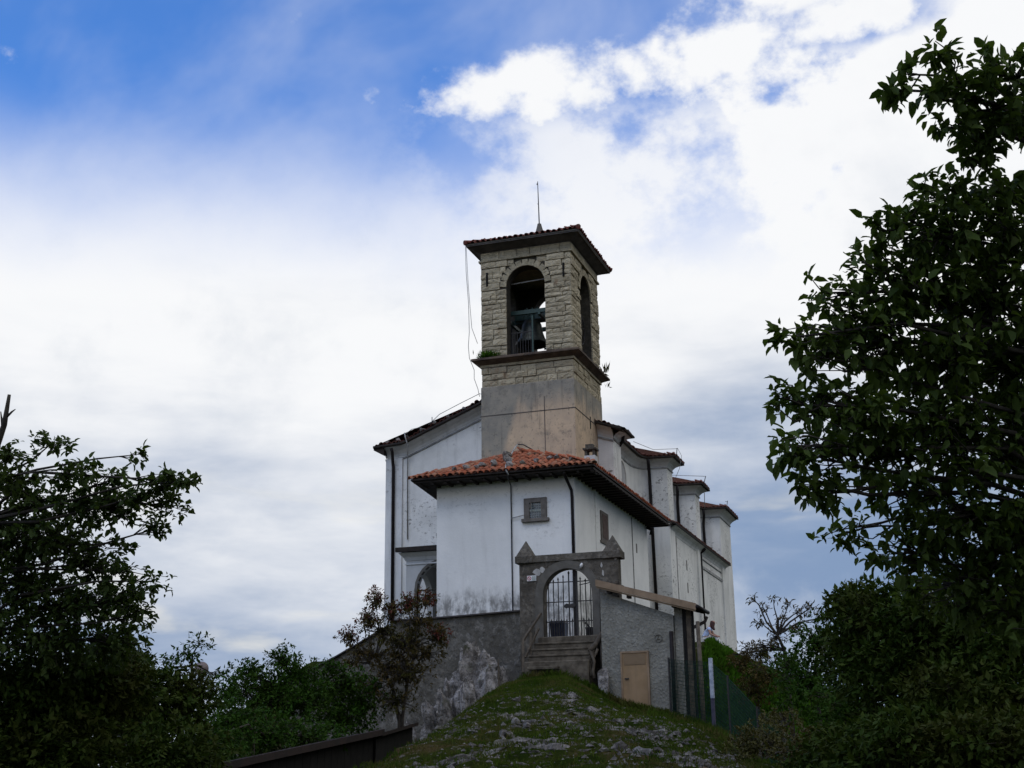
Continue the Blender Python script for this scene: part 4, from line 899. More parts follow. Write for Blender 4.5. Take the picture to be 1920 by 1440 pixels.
pipe('gutter', shed, [(-8.36,44.58,rz(-8.36)-.07),(-8.36,46.6,rz(-8.36)-.09)], .06)
pipe('gutter_elbow', shed, [(-8.36,46.3,4.62),(-8.42,46.2,4.45),(-8.75,45.7,4.22),(-9.0,45.5,4.02),(-9.02,45.45,3.7)], .05)
dr = MB().box(-11.20,-10.30,44.93,45.02,1.2,3.36).build('door', 'door', shed)
MB().box(-11.14,-10.36,44.915,44.935,2.95,3.32).build('door_panel', 'door_dark', dr)
MB().box(-11.12,-10.98,44.88,44.93,2.46,2.50).build('handle', 'iron', dr)
fm = MB(); fm.box(-11.26,-11.20,44.90,45.02,1.2,3.42); fm.box(-10.30,-10.24,44.90,45.02,1.2,3.42); fm.box(-11.20,-10.30,44.90,45.02,3.36,3.42); fm.build('frame', 'fascia', dr)
rgm = MB(); rgm.tube([(-9.87+.13*math.cos(a*math.pi/12),44.985,3.83+.13*math.sin(a*math.pi/12)) for a in range(25)], .012, 5)
rgm.tube([(-9.87,44.985,3.93),(-9.91,44.985,3.82),(-9.95,44.985,3.78)], .016, 5); rgm.tube([(-9.90,44.985,3.83),(-9.82,44.985,3.80)], .012, 5); rgm.build('wall_emblem', 'gate_trim', shed)
pipe('downpipe', shed, [(-9.40,44.93,4.05),(-9.40,44.93,1.3)], .06)
for x0, x1, mt in ((-9.30,-9.02,'shed_wall'),(-9.0,-8.90,'shade_black_wood'),(-8.88,-8.72,'oldwood'),(-8.70,-8.62,'shade_black_wood')): MB().box(x0,x1,45.1,45.2,.9,rz(x1)-.2).build('plank', mt, shed)
pole = tag(MB().tube([(-8.06,43.0,.6),(-8.14,43.4,2.2),(-8.27,44.0,4.25)], [.085,.08,.07], 8).build('wooden_pole', 'oldwood', smooth=True), 'leaning round wooden pole propping the outbuilding roof corner', 'pole')
pp = thing('painted_post', 'thin square post with flaking blue white paint in the wire fence', 'post', (-7.54, 42.0, .6))
MB().box(-7.60,-7.48,41.94,42.06,1.62,2.88).build('painted_top', 'post_paint', pp); MB().box(-7.595,-7.485,41.945,42.055,.4,1.62).build('dark_base', 'post_dark', pp)
# wire fence
fc = thing('wire_fence', 'green wire mesh fence on dark posts running down beside the slope', 'fence', (-7.0, 41.0, 1.0))
FP = [(-9.40,44.3,3.05),(-7.54,42.08,2.75),(-6.84,40.9,2.20),(-5.56,38.0,1.14),(-4.62,36.0,.50),(-3.7,34.0,-.05)]
for x,y,zt in (FP[0], FP[2], FP[3], FP[4], FP[5]): MB().tube([(x,y,gz(x,y)-.3),(x,y,zt+.06)], .04, 6).build('post', 'iron', fc)
wm = MB()
for (x0,y0,z0),(x1,y1,z1) in zip(FP, FP[1:]):
    L = math.dist((x0,y0),(x1,y1)); n = int(L/.09); b0, b1 = gz(x0,y0)-.05, gz(x1,y1)-.05
    for i in range(n+1):
        f_ = i/n; p = (x0+(x1-x0)*f_, y0+(y1-y0)*f_); wm.tube([(p[0],p[1],b0+(b1-b0)*f_),(p[0],p[1],z0+(z1-z0)*f_)], .0085, 3, False)
    for j in range(19):
        h_ = j/18; wm.tube([(x0,y0,b0+(z0-b0)*h_),(x1,y1,b1+(z1-b1)*h_)], .007, 3, False)
wm.build('wire_mesh', 'wire_green', fc, kind='stuff')
sk = tag(MB().tube([(-14.78,42.0,2.0),(-14.80,42.0,2.7),(-14.81,42.0,3.1)], [.03,.028,.022], 6).build('stake', 'oldwood'), 'thin short wooden stake in the grass below the retaining wall', 'stake')
# low dark shed on the left
ls = thing('low_shed', 'low dark boarded shed with rusty roof edge below the left side of the mound', 'shed', (-15.5, 29.0, -1.5))
ra = [Vector((-14.35,23.4,-.18)), Vector((-15.5,34.1,.66)), Vector((-19.0,35.0,.1)), Vector((-17.9,24.3,-.75))]
MB().hexa([p-Vector((0,0,.12)) for p in ra]+ra).build('roof', 'rust_roof', ls)
MB().beam(ra[0]+Vector((.05,0,-.02)), ra[1]+Vector((.05,0,-.02)), .05, .16).build('fascia', 'rust_roof', ls)
for i in range(22):
    f0, f1 = i/22, (i+.97)/22; a = ra[0].lerp(ra[1], f0); b = ra[0].lerp(ra[1], f1); dz_ = Vector((0,0,-3.0)); o_ = Vector((-.25,.05,-.12))
    MB().hexa([a+o_+dz_, b+o_+dz_, b+o_+dz_+Vector((-.06,0,0)), a+o_+dz_+Vector((-.06,0,0)), a+o_, b+o_, b+o_+Vector((-.06,0,0)), a+o_+Vector((-.06,0,0))]).build('plank', 'shade_black_wood', ls)
em = MB(); eave_tiles(em, ra[0]+Vector((0,0,.02)), ra[1]+Vector((0,0,.02)), ra[3]-ra[0], .3, .06, 3.4, .0, .004, seed=2); em.build('corrugation', 'rust_roof', ls, kind='stuff')
lb = [Vector((-15.45,34.0,.62)), Vector((-16.3,38.6,1.0)), Vector((-18.5,39.0,.4)), Vector((-17.8,34.6,.2))]
l2 = MB().hexa([p-Vector((0,0,.10)) for p in lb]+lb).build('roof', 'rust_roof', ls)
MB().hexa([p-Vector((0,0,2.8))+Vector((-.2,0,0)) for p in lb]+[p-Vector((0,0,.11))+Vector((-.2,0,0)) for p in lb]).build('wall', 'shade_black_wood', ls)
# globe street lamp
gl = thing('globe_lamp', 'round globe street lamp showing above the bushes', 'street lamp', (-19.0, 30.2, gz(-19.0,30.2)))
MB().lathe([(0,-.19)]+[(.19*math.cos(a*math.pi/16),.19*math.sin(a*math.pi/16)) for a in range(-7,8)]+[(0,.19)], (-19.0,30.2,2.28), 20).build('globe', 'globe', gl, smooth=True)
MB().tube([(-19.0,30.2,gz(-19.0,30.2)-.2),(-19.0,30.2,2.04),(-19.0,30.2,2.11)], [.05,.045,.09], 10).build('post', 'iron', gl)

# ------------------------------------------------------------------ rocks
RC = [(31.0,-1.3),(28.0,-.9),(25.5,-1.25),(31.0,-2.9),(28.5,-2.4),(22.5,-1.9),(21.5,-2.2),(36.5,0.0),(33.2,.85),(33.0,2.0),(30.2,-.1),(27.5,.35),(26.5,1.1),(27.0,1.65),(27.0,2.1),(22.5,-.45),(22.0,1.1),(22.5,1.4),(22.0,2.0),(21.0,2.15),(26.0,2.85),(35.0,-.95),(31.0,-.5),(24.0,.3),(29.5,1.2),(33.5,-.2),(25.0,-.3)]
rq = random.Random(3); n_r = 0
def st_xy(s, t): return (AX*s + AY*t, AY*s - AX*t)
for ci, (s_, t_) in enumerate(RC):
    for j in range(rq.randrange(8, 13)):
        s2, t2 = s_+rq.gauss(0,.55), t_+rq.gauss(0,.26); x, y = st_xy(s2, t2)
        if abs(t2) > 3.3 or s2 < 18.5: continue
        z = gz(x, y); sz = rq.uniform(.05,.15)*rq.choice((1,1,1.5))
        rock('limestone_rock', 'pale jagged limestone rock poking out of the grassy mound', 'rock', (x,y,z-.02-.15*sz), (sz*rq.uniform(.9,1.7), sz*rq.uniform(.8,1.2), sz*rq.uniform(.45,1.0)), 100+ci*20+j, 'limestone rocks on the grassy mound'); n_r += 1
OUT = [(-16.7,46.1,3.2,.62,.45,.50),(-17.3,46.3,3.25,.75,.5,.62),(-17.7,46.4,3.0,.6,.45,.5),(-16.7,45.5,2.75,.6,.45,.5),(-17.3,45.6,2.5,.6,.45,.5),(-16.1,45.8,3.1,.34,.3,.26),(-17.0,44.9,2.25,.42,.35,.36),(-17.9,45.3,1.85,.4,.35,.34),(-18.5,45.5,1.55,.36,.3,.3),(-19.1,46.0,1.5,.34,.3,.28),(-16.2,45.0,2.75,.36,.3,.3),(-18.0,45.8,2.2,.42,.35,.36),(-19.9,46.6,1.4,.3,.25,.24)]
for i, (x,y,z,a,b,c) in enumerate(OUT):
    tp_, g_ = z+.8*c, gz(x, y)
    if z-.5*c > g_: c = (tp_-g_+.25)/1.5; z = tp_-.8*c
    rock('outcrop_rock', 'large craggy grey outcrop rock at the foot of the retaining wall', 'rock', (x,y,z), (a,b,c), 900+i, 'outcrop rocks below the retaining wall', True)
rock('boulder', 'upright pale boulder leaning on the corner of the grey outbuilding', 'rock', (-11.82,44.55,2.35), (.30,.25,.62), 951, None, True)
for i in range(26):
    s2 = rq.uniform(37,46.5); t2 = rq.choice((-1,1))*rq.uniform(.3,2.8); x, y = st_xy(s2,t2)
    if y > 44.6: continue
    sz = rq.uniform(.04,.10); rock('limestone_rock', 'pale jagged limestone rock poking out of the grassy mound', 'rock', (x,y,gz(x,y)), (sz*1.5,sz,sz*.6), 1000+i, 'limestone rocks on the grassy mound')
cg = random.Random(8); chips = MB()
for i in range(2700):
    if cg.random() < .75:
        s0, t0 = RC[cg.randrange(len(RC))]; s2, t2 = s0+cg.gauss(0,1.1), t0+cg.gauss(0,.5)
    else: s2, t2 = cg.uniform(19,37), cg.uniform(-3.2,3.2)
    if abs(t2) > 3.3 or s2 < 18: continue
    x, y = st_xy(s2, t2); z = gz(x, y); q = cg.uniform(.012,.05)*cg.choice((1,1,1.6)); pts = []
    for a in range(5):
        an = a*1.2566+cg.uniform(-.4,.4); r_ = q*cg.uniform(.7,1.4); pts.append((x+r_*1.3*math.cos(an), y+r_*math.sin(an), z-.01))
    chips.add(pts+[(x+cg.uniform(-.4,.4)*q, y+cg.uniform(-.4,.4)*q, z+q*cg.uniform(.4,1.1))], [(0,1,5),(1,2,5),(2,3,5),(3,4,5),(4,0,5)])
tag(chips.build('stone_chips', 'rock', kind='stuff'), 'scattered small pale limestone chips in the turf of the mound', 'stones')
pth_ = MB(); ring_ = []
for q in range(1, 6):
    for a in range(18):
        an = a*math.pi/9; wob = 1+.22*math.sin(3*an+1)+.12*math.sin(5*an); x, y = st_xy(20.3+3.0*q/5*math.sin(an)*wob, 2.3+.45*q/5*math.cos(an)*wob); ring_.append((x, y, gz(x, y)+.035-.012*q))
x, y = st_xy(20.3, 2.3); pth_.add([(x, y, gz(x,y)+.035)]+ring_, [(0,1+a,1+(a+1)%18) for a in range(18)]+[(1+q*18+a, 1+(q+1)*18+a, 1+(q+1)*18+(a+1)%18, 1+q*18+(a+1)%18) for q in range(4) for a in range(18)])
struct(pth_.build('path', 'path', smooth=True))

# ------------------------------------------------------------------ foliage
def leaf_mesh(name, pts, axis, nrm, size, wid, tint, mt, parent, fold=0.18, simple_=False):
    """pts, axis, nrm: (n,3) arrays; pointed leaves made of four (or two) faces each"""
    n = len(pts); axis = axis/np.linalg.norm(axis, axis=1, keepdims=True)
    side_ = np.cross(axis, nrm); side_ /= np.maximum(np.linalg.norm(side_, axis=1, keepdims=True), 1e-6); up = np.cross(side_, axis)
    s = size[:,None]; w_ = (size*wid)[:,None]
    if simple_:
        V = np.stack([pts, pts+axis*s*.45+side_*w_*.5, pts+axis*s, pts+axis*s*.45-side_*w_*.5], 1); k_ = 4; F = np.array([[0,1,2,3]])
    else:
        V = np.stack([pts, pts+axis*s*.30+side_*w_*.5+up*s*fold*.6, pts+axis*s*.70+side_*w_*.36+up*s*fold*.4, pts+axis*s-up*s*.12, pts+axis*s*.70-side_*w_*.36+up*s*fold*.4, pts+axis*s*.30-side_*w_*.5+up*s*fold*.6, pts+axis*s*.5], 1); k_ = 7
        F = np.array([[0,1,6,5],[1,2,6,6],[2,3,6,6],[3,4,6,6],[4,5,6,6]])
    V = V.reshape(-1,3); me = bpy.data.meshes.new(name)
    if simple_:
        idx = (F[None]+(np.arange(n)*k_)[:,None,None]).reshape(-1); me.vertices.add(len(V)); me.vertices.foreach_set('co', V.ravel())
        me.loops.add(len(idx)); me.loops.foreach_set('vertex_index', idx.astype(np.int32)); me.polygons.add(n); me.polygons.foreach_set('loop_start', np.arange(n,dtype=np.int32)*4)
    else:
        T = np.array([[0,1,6],[1,2,6],[2,3,6],[3,4,6],[4,5,6],[5,0,6]]); idx = (T[None]+(np.arange(n)*k_)[:,None,None]).reshape(-1)
        me.vertices.add(len(V)); me.vertices.foreach_set('co', V.ravel()); me.loops.add(len(idx)); me.loops.foreach_set('vertex_index', idx.astype(np.int32))
        me.polygons.add(n*6); me.polygons.foreach_set('loop_start', np.arange(n*6,dtype=np.int32)*3)
    at = me.attributes.new('tint', 'FLOAT', 'POINT'); at.data.foreach_set('value', np.repeat(tint, k_).astype(np.float32))
    me.update(calc_edges=True); me.validate(); me.materials.append(M[mt])
    o = bpy.data.objects.new(name, me); C.objects.link(o)
    if parent is not None: put(o, parent)
    return o
def rand_dir(rg, n):
    v = rg.normal(size=(n,3)); return v/np.linalg.norm(v, axis=1, keepdims=True)
def plant(name, label, cat, root, trunk, r0, blobs, mt, per_m2, leaf, wid=.5, k_leaf=8, seed=1, bark='bark', depth=1.0, twig_r=.008, twigs=True, simple_=False, shell=.55, group=None, crown='crown', spread=1.0, droop=.25, limbs=True, into=None, limb=1.0):
    """blobs: (x,y,z,rh,rv); leaf rosettes on twigs that fill the blobs, limbs from the trunk to each blob"""
    rg = np.random.default_rng(seed); t = into or thing(name, label, cat, root, group); wood = MB()
    m_ = len(trunk); wood.tube(trunk, [r0*(1-.55*i/(m_-1)) for i in range(m_)], 8)
    tp = np.array(trunk); P = []; A = []
    for (x,y,z,rh,rv) in blobs:
        c = np.array((x,y,z)); j = int(np.argmin(np.linalg.norm(tp-c,axis=1)+.6*np.maximum(tp[:,2]-c[2]+.1,0)*3)); b = tp[j]
        dst = np.linalg.norm(c-b); mid = b*.5+c*.5+rg.normal(size=3)*dst*.07+np.array((0,0,dst*.06)); q1 = b*.25+mid*.75+rg.normal(size=3)*dst*.03
        lr = min(r0*.42, .010+.016*dst+.04*rh)*limb
        if limbs: wood.tube([b, q1, mid*.5+c*.5, c], [lr, lr*.75, lr*.5, lr*.25], 6, False)
        n = max(4, int(per_m2*rh*rv*4/ max(1,k_leaf)))
        dr_ = rand_dir(rg, n); rad = (1-shell*rg.random(n)**1.3)
        e = c + dr_*rad[:,None]*np.array((rh, rh*depth, rv))
        if twigs:
            for p in e[:: max(1, n//60)]:
                s0 = c + (mid-c)*rg.random()*.35; mm = (s0+p)/2 + rg.normal(size=3)*np.linalg.norm(p-s0)*.1
                wood.tube([s0, mm, p], [twig_r*1.6, twig_r, twig_r*.6], 3, False)
        kk = rg.integers(max(2,k_leaf-3), k_leaf+4, n)
        P.append(np.repeat(e, kk, 0)); A.append(np.repeat(dr_, kk, 0))
    wood.build('trunk', bark, t, smooth=True)
    P = np.concatenate(P); A = np.concatenate(A); n = len(P)
    ax = A*.55 + rand_dir(rg, n)*spread + np.array((0,0,-droop)); nr = rand_dir(rg, n)*.7+np.array((0,0,1.0))
    sz = leaf*rg.uniform(.5,1.3,n); P = P + rand_dir(rg, n)*leaf*rg.uniform(.1,.9,n)[:,None]
    leaf_mesh(crown, P, ax, nr, sz, wid, rg.random(n), mt, t, simple_=simple_)
    return t
def off(b, dx=0, dy=0, dz=0): return [(x+dx,y+dy,z+dz,a,c) for x,y,z,a,c in b]

BIG=[(0.08, 9.94, 5.31, 0.12, 0.1), (-0.03, 9.94, 5.18, 0.09, 0.08), (0.36, 10.0, 5.45, 0.18, 0.16), (0.27, 10.26, 5.19, 0.27, 0.12), (0.51, 10.31, 5.29, 0.27, 0.16), (0.79, 10.46, 5.49, 0.2, 0.14), (0.99, 10.73, 5.55, 0.28, 0.23), (0.72, 10.72, 5.26, 0.37, 0.16), (0.42, 10.47, 5.02, 0.19, 0.12), (0.65, 10.78, 5.01, 0.28, 0.15), (0.93, 10.83, 5.13, 0.25, 0.15), (0.53, 10.77, 4.89, 0.11, 0.06), (1.31, 11.37, 5.61, 0.48, 0.38), (0.12, 10.72, 4.61, 0.14, 0.16), (0.32, 10.8, 4.56, 0.28, 0.18), (0.71, 11.12, 4.66, 0.33, 0.17), (1.04, 11.53, 4.76, 0.38, 0.19), (-0.06, 10.53, 4.31, 0.2, 0.14), (-0.23, 10.51, 4.2, 0.1, 0.07), (-0.02, 10.8, 4.19, 0.34, 0.23), (0.36, 11.22, 4.3, 0.49, 0.33), (0.82, 11.56, 4.42, 0.5, 0.38), (-0.31, 10.79, 3.89, 0.34, 0.22), (0.0, 11.13, 3.87, 0.47, 0.37), (0.54, 11.74, 3.9, 0.63, 0.51), (-0.77, 10.48, 3.7, 0.16, 0.12), (-0.61, 10.79, 3.59, 0.3, 0.23), (-1.02, 10.3, 3.28, 0.15, 0.13), (-0.83, 10.7, 3.25, 0.28, 0.23), (-0.4, 11.13, 3.42, 0.49, 0.37), (0.11, 11.66, 3.32, 0.6, 0.5), (0.73, 12.39, 3.41, 0.62, 0.6), (-1.14, 10.4, 2.8, 0.14, 0.16), (-0.95, 10.69, 2.79, 0.23, 0.23), (-0.62, 11.01, 2.84, 0.39, 0.34), (-1.14, 10.52, 2.42, 0.17, 0.19), (-0.92, 10.94, 2.38, 0.28, 0.23), (-0.49, 11.37, 2.53, 0.49, 0.35), (-0.92, 11.13, 2.11, 0.21, 0.15), (-1.06, 10.84, 2.18, 0.18, 0.14), (0.05, 11.83, 2.68, 0.6, 0.5), (0.65, 12.6, 2.64, 0.62, 0.58), (-0.36, 11.73, 2.2, 0.38, 0.22), (0.16, 12.28, 2.07, 0.58, 0.39), (0.62, 12.81, 1.92, 0.58, 0.5), (-0.95, 12.28, 1.92, 0.18, 0.11), (-0.75, 12.32, 2.01, 0.15, 0.11), (-0.34, 12.31, 1.76, 0.44, 0.3), (0.1, 12.76, 1.5, 0.6, 0.4), (0.55, 12.97, 1.3, 0.5, 0.45), (1.35, 12.32, 4.32, 0.75, 1.0), (1.48, 12.81, 2.87, 0.75, 1.0), (1.16, 13.59, 1.74, 0.78, 0.78), (3.23, 13.16, 5.47, 0.83, 0.83), (2.94, 14.01, 4.13, 0.97, 0.97), (3.75, 14.16, 4.54, 0.81, 0.92), (3.21, 14.5, 2.83, 0.92, 0.87), (2.86, 12.69, 6.58, 0.78, 0.62), (2.25, 12.82, 5.49, 0.68, 0.68)]
LEFT=[(-11.58, 13.57, 3.92, 0.26, 0.2), (-10.74, 13.3, 3.93, 0.23, 0.15), (-11.65, 13.66, 3.55, 0.32, 0.23), (-11.37, 13.82, 3.34, 0.35, 0.28), (-10.82, 13.72, 3.57, 0.27, 0.18), (-10.35, 13.54, 3.6, 0.18, 0.12), (-10.29, 13.91, 3.52, 0.18, 0.22), (-10.75, 14.06, 3.23, 0.43, 0.28), (-10.32, 14.22, 3.19, 0.39, 0.23), (-9.75, 13.69, 3.77, 0.08, 0.11), (-9.63, 13.87, 3.29, 0.32, 0.21), (-9.3, 13.73, 3.41, 0.27, 0.14), (-8.98, 13.74, 3.37, 0.18, 0.09), (-9.38, 14.02, 3.09, 0.17, 0.17), (-9.7, 14.19, 2.89, 0.21, 0.13), (-10.36, 14.34, 2.76, 0.17, 0.09), (-11.32, 14.31, 2.88, 0.58, 0.36), (-12.01, 14.28, 2.92, 0.55, 0.51), (-10.91, 14.53, 2.59, 0.4, 0.29), (-10.3, 14.47, 2.41, 0.27, 0.14), (-9.89, 14.43, 2.24, 0.2, 0.11), (-11.87, 14.52, 2.28, 0.66, 0.51), (-11.27, 14.79, 2.07, 0.55, 0.4), (-10.56, 14.7, 2.06, 0.36, 0.26), (-10.19, 14.67, 1.86, 0.17, 0.21), (-11.87, 15.06, 1.61, 0.96, 0.59), (-10.9, 15.18, 1.58, 0.44, 0.33), (-12.58, 13.96, 3.35, 0.58, 0.88), (-12.94, 14.54, 2.12, 0.67, 0.89)]
LB1=[(-12.7, 15.75, 0.93, 1.08, 0.77), (-12.06, 16.49, 1.02, 0.71, 0.55), (-12.23, 15.61, 0.11, 1.2, 0.67), (-13.15, 15.28, 0.2, 1.05, 0.9)]
LB2=[(-14.1, 20.25, 0.86, 0.96, 0.86), (-13.84, 21.37, 1.08, 0.6, 0.6), (-13.14, 19.73, 0.02, 1.19, 0.73), (-14.91, 20.82, 1.67, 0.7, 0.4)]
LB3=[(-17.13, 26.45, 2.37, 0.53, 0.33), (-17.46, 26.43, 2.07, 0.5, 0.38), (-16.75, 26.51, 2.6, 0.33, 0.28), (-17.08, 27.7, 1.94, 0.44, 0.28), (-17.61, 27.62, 1.64, 0.78, 0.45)]
MB1=[(-19.89, 34.3, 2.41, 0.71, 0.44), (-18.95, 34.51, 2.76, 0.6, 0.48), (-19.03, 35.68, 2.45, 0.75, 0.55), (-19.5, 34.61, 1.82, 1.27, 0.79), (-19.86, 33.4, 1.79, 0.93, 0.62), (-18.63, 35.0, 1.51, 1.27, 0.87)]
MB2=[(-18.55, 36.87, 2.66, 0.5, 0.33), (-18.13, 37.15, 2.2, 0.83, 0.6), (-18.95, 36.97, 1.9, 1.0, 0.75), (-18.25, 38.4, 1.6, 0.85, 1.03), (-18.4, 37.4, 1.09, 1.17, 0.83)]
MB3=[(-17.37, 29.0, 0.97, 0.93, 0.67), (-16.36, 26.21, 0.42, 1.09, 0.73), (-17.05, 30.34, 0.53, 1.24, 0.69), (-16.5, 31.64, 0.46, 1.13, 0.57)]
RED=[(-18.8, 38.65, 3.74, 0.39, 0.3), (-18.16, 38.71, 4.27, 0.46, 0.39), (-18.64, 38.86, 3.24, 0.46, 0.32), (-17.85, 38.63, 4.86, 0.39, 0.35), (-17.39, 38.9, 4.48, 0.39, 0.39), (-17.79, 38.95, 3.9, 0.74, 0.53), (-16.87, 39.01, 4.73, 0.49, 0.35), (-16.27, 39.16, 4.88, 0.39, 0.35), (-16.59, 39.25, 4.22, 0.7, 0.49), (-16.03, 39.6, 3.7, 0.39, 0.42), (-17.08, 39.29, 3.55, 0.88, 0.56), (-18.12, 39.07, 3.14, 0.8, 0.46), (-17.5, 39.41, 2.71, 0.77, 0.46), (-16.45, 39.61, 3.2, 0.59, 0.42), (-18.96, 38.83, 2.99, 0.32, 0.21)]
RB1=[(-1.13, 22.06, 2.05, 0.96, 0.61), (-0.23, 21.35, 1.78, 1.08, 0.83), (-1.59, 22.9, 2.41, 0.46, 0.33), (0.57, 20.67, 1.3, 1.03, 0.95), (-0.78, 21.38, 1.06, 1.17, 0.83), (0.1, 19.67, 0.44, 1.12, 0.82), (-1.51, 23.19, 1.53, 0.73, 0.73)]
RB2=[(-2.57, 27.04, 2.13, 0.65, 0.54), (-2.87, 27.2, 1.3, 0.87, 0.76), (-2.03, 25.46, 0.71, 0.9, 0.8), (-3.49, 29.05, 1.75, 0.54, 0.4)]
RB3=[(-0.76, 18.43, -0.05, 1.2, 0.57), (0.41, 17.75, -0.13, 0.93, 0.6), (-1.86, 21.41, -0.2, 0.83, 0.5), (1.81, 20.24, 0.49, 1.05, 0.9), (2.75, 20.71, -0.03, 1.12, 0.82)]
RB4=[(-7.26, 47.15, 3.08, 0.65, 0.38), (-6.45, 46.26, 3.27, 0.75, 0.34), (-6.21, 45.48, 2.49, 0.92, 0.62), (-6.78, 45.42, 2.06, 0.73, 0.62)]
RB5=[(-4.38, 34.53, 0.81, 0.63, 0.33), (-4.39, 31.41, 0.2, 0.62, 0.62), (-3.46, 29.61, -0.05, 0.7, 0.58), (-4.97, 31.34, -0.22, 0.38, 0.5), (-4.18, 27.13, 0.07, 0.5, 0.43), (-4.3, 26.1, -0.28, 0.42, 0.42), (-4.33, 25.03, -0.41, 0.3, 0.3)]
TWIG=[(-5.28, 36.5, 4.13, 0.18, 0.14), (-5.0, 36.69, 3.84, 0.21, 0.17), (-4.72, 36.72, 4.05, 0.15, 0.12), (-5.14, 36.75, 3.48, 0.24, 0.15), (-4.63, 36.9, 3.55, 0.27, 0.21), (-4.34, 36.89, 3.9, 0.18, 0.14), (-4.04, 37.04, 3.75, 0.24, 0.18), (-3.72, 37.12, 3.85, 0.24, 0.14), (-3.5, 37.29, 3.53, 0.33, 0.18), (-4.16, 37.13, 3.32, 0.39, 0.24), (-4.76, 37.01, 3.04, 0.39, 0.21), (-5.58, 36.84, 2.72, 0.3, 0.14), (-5.95, 36.75, 2.58, 0.24, 0.09), (-5.14, 36.95, 2.83, 0.39, 0.15)]

g0 = lambda x, y: (x, y, gz(x, y)-.15)
r_ = g0(1.75, 13.9)
plant('broadleaf_tree', 'tall dark broadleaf tree overhanging the right edge in front of the church', 'tree', r_,
      [r_, (1.7,13.75,.6), (1.62,13.4,2.0), (1.75,12.9,3.2), (1.55,12.3,4.2), (1.4,11.8,5.2), (1.3,11.5,6.2)], .17, BIG, 'leaf_big', 640, .122, .52, 9, 4, depth=1.3, twig_r=.007, shell=.8, droop=.35, limb=.45)
r_ = g0(-13.5, 14.6)
plant('oak_tree', 'dark oak with spreading leafy branches standing above the bushes on the left', 'tree', r_,
      [r_, (-13.4,14.5,.3), (-13.1,14.3,1.5), (-12.7,14.1,2.4), (-12.4,13.9,3.1), (-12.2,13.8,3.6)], .16, LEFT, 'leaf_left', 1050, .10, .55, 9, 5, depth=1.5, twig_r=.006, shell=.85, droop=.1, limb=.42)
def bush(label, blobs, mt, dens, leaf, seed, root=None, cat='shrub', simple_=True, name='shrub', **kw):
    c = np.mean([b[:3] for b in blobs], 0); x, y = (c[0], c[1]) if root is None else root; r_ = g0(x, y)
    tr = [r_, tuple(np.array(r_)*.6+c*.4), tuple(c)]
    return plant(name, label, cat, r_, tr, .07, blobs, mt, dens, leaf, .5, 9, seed, depth=1.25, twig_r=.006, simple_=simple_, **kw)
bush('nearest dark undergrowth below the oak tree', LB1, 'leaf_dark', 3250, .125, 11, shell=.95)
bush('dark green shrub right of the oak undergrowth', LB2, 'leaf_dark', 2250, .125, 12, shell=.95)
bush('feathery light shrub beside the globe lamp', LB3, 'leaf_bush', 300, .11, 13, shell=.95)
bush('fresh green bush with three leafy tops between the globe lamp and the red-tipped tree', MB1, 'leaf_bush', 900, .12, 14, shell=.95)
bush('green bush tucked beside the sloping end of the retaining wall', MB2, 'leaf_bush', 800, .12, 15, shell=.95)
bush('low dark green bush above the rusty roof of the low shed', MB3, 'leaf_bush', 1100, .11, 16, shell=.95)
bush('large dark hedge-like bush under the broadleaf tree', RB1, 'leaf_dark', 2375, .125, 17, shell=.95)
bush('dull green bush between the wire fence and the dark hedge', RB2, 'leaf_bush', 1300, .10, 18, shell=.95)
bush('black-green undergrowth at the foot of the broadleaf tree', RB3, 'leaf_dark', 3000, .125, 19, shell=.95)
bush('brownish bush at the lower end of the grassy bank', RB4, 'leaf_rust', 800, .11, 20, shell=.95)
bush('yellowish shrub growing through the wire fence', RB5, 'leaf_olive', 1300, .09, 21, shell=.95)
r_ = g0(-4.5, 37.6)
plant('bare_twig_tree', 'thin young tree with sparse leaf tufts rising behind the wire fence', 'tree', r_, [r_, (-4.57,37.5,1.6), (-4.58,37.2,2.7), (-4.7,36.9,3.1)], .08, TWIG, 'leaf_rust', 330, .13, .28, 6, 23, depth=1.5, twig_r=.010, shell=.8)
r_ = g0(-17.5, 39.95)
rt_ = plant('red_tipped_tree', 'small tree with forked grey trunk and reddish leaf tips before the retaining wall', 'tree', r_,
      [r_, (-17.52,39.9,1.05), (-17.62,39.55,2.1), (-17.9,39.3,2.8), (-18.05,39.1,3.1)], .08, RED[0:6]+RED[9:13]+RED[14:], 'leaf_rust', 350, .12, .4, 7, 24, bark='bark_grey', depth=1.4, twig_r=.010, shell=.95)
plant('red_tipped_tree', '', 'tree', r_, [r_, (-17.42,39.9,1.2), (-17.15,39.66,2.3), (-16.9,39.5,3.0), (-16.85,39.45,3.4)], .07, RED[6:11]+RED[12:14]+[(x,y,z-1.0,a*1.1,c) for x,y,z,a,c in RED[10:13]], 'leaf_rust', 350, .12, .4, 7, 25, bark='bark_grey', depth=1.4, twig_r=.010, shell=.95, into=rt_)
plant('red_tipped_tree', '', 'tree', r_, [(-17.6,39.5,2.0),(-17.6,39.5,2.3),(-17.6,39.5,2.6)], .03, [(x,y,z+.12,a,c) for x,y,z,a,c in (RED[0],RED[1],RED[3],RED[4],RED[6],RED[7],RED[9])], 'leaf_red', 330, .12, .4, 7, 26, bark='bark_grey', depth=1.3, twig_r=.008, shell=.95, into=rt_, crown='red_foliage', limbs=False)
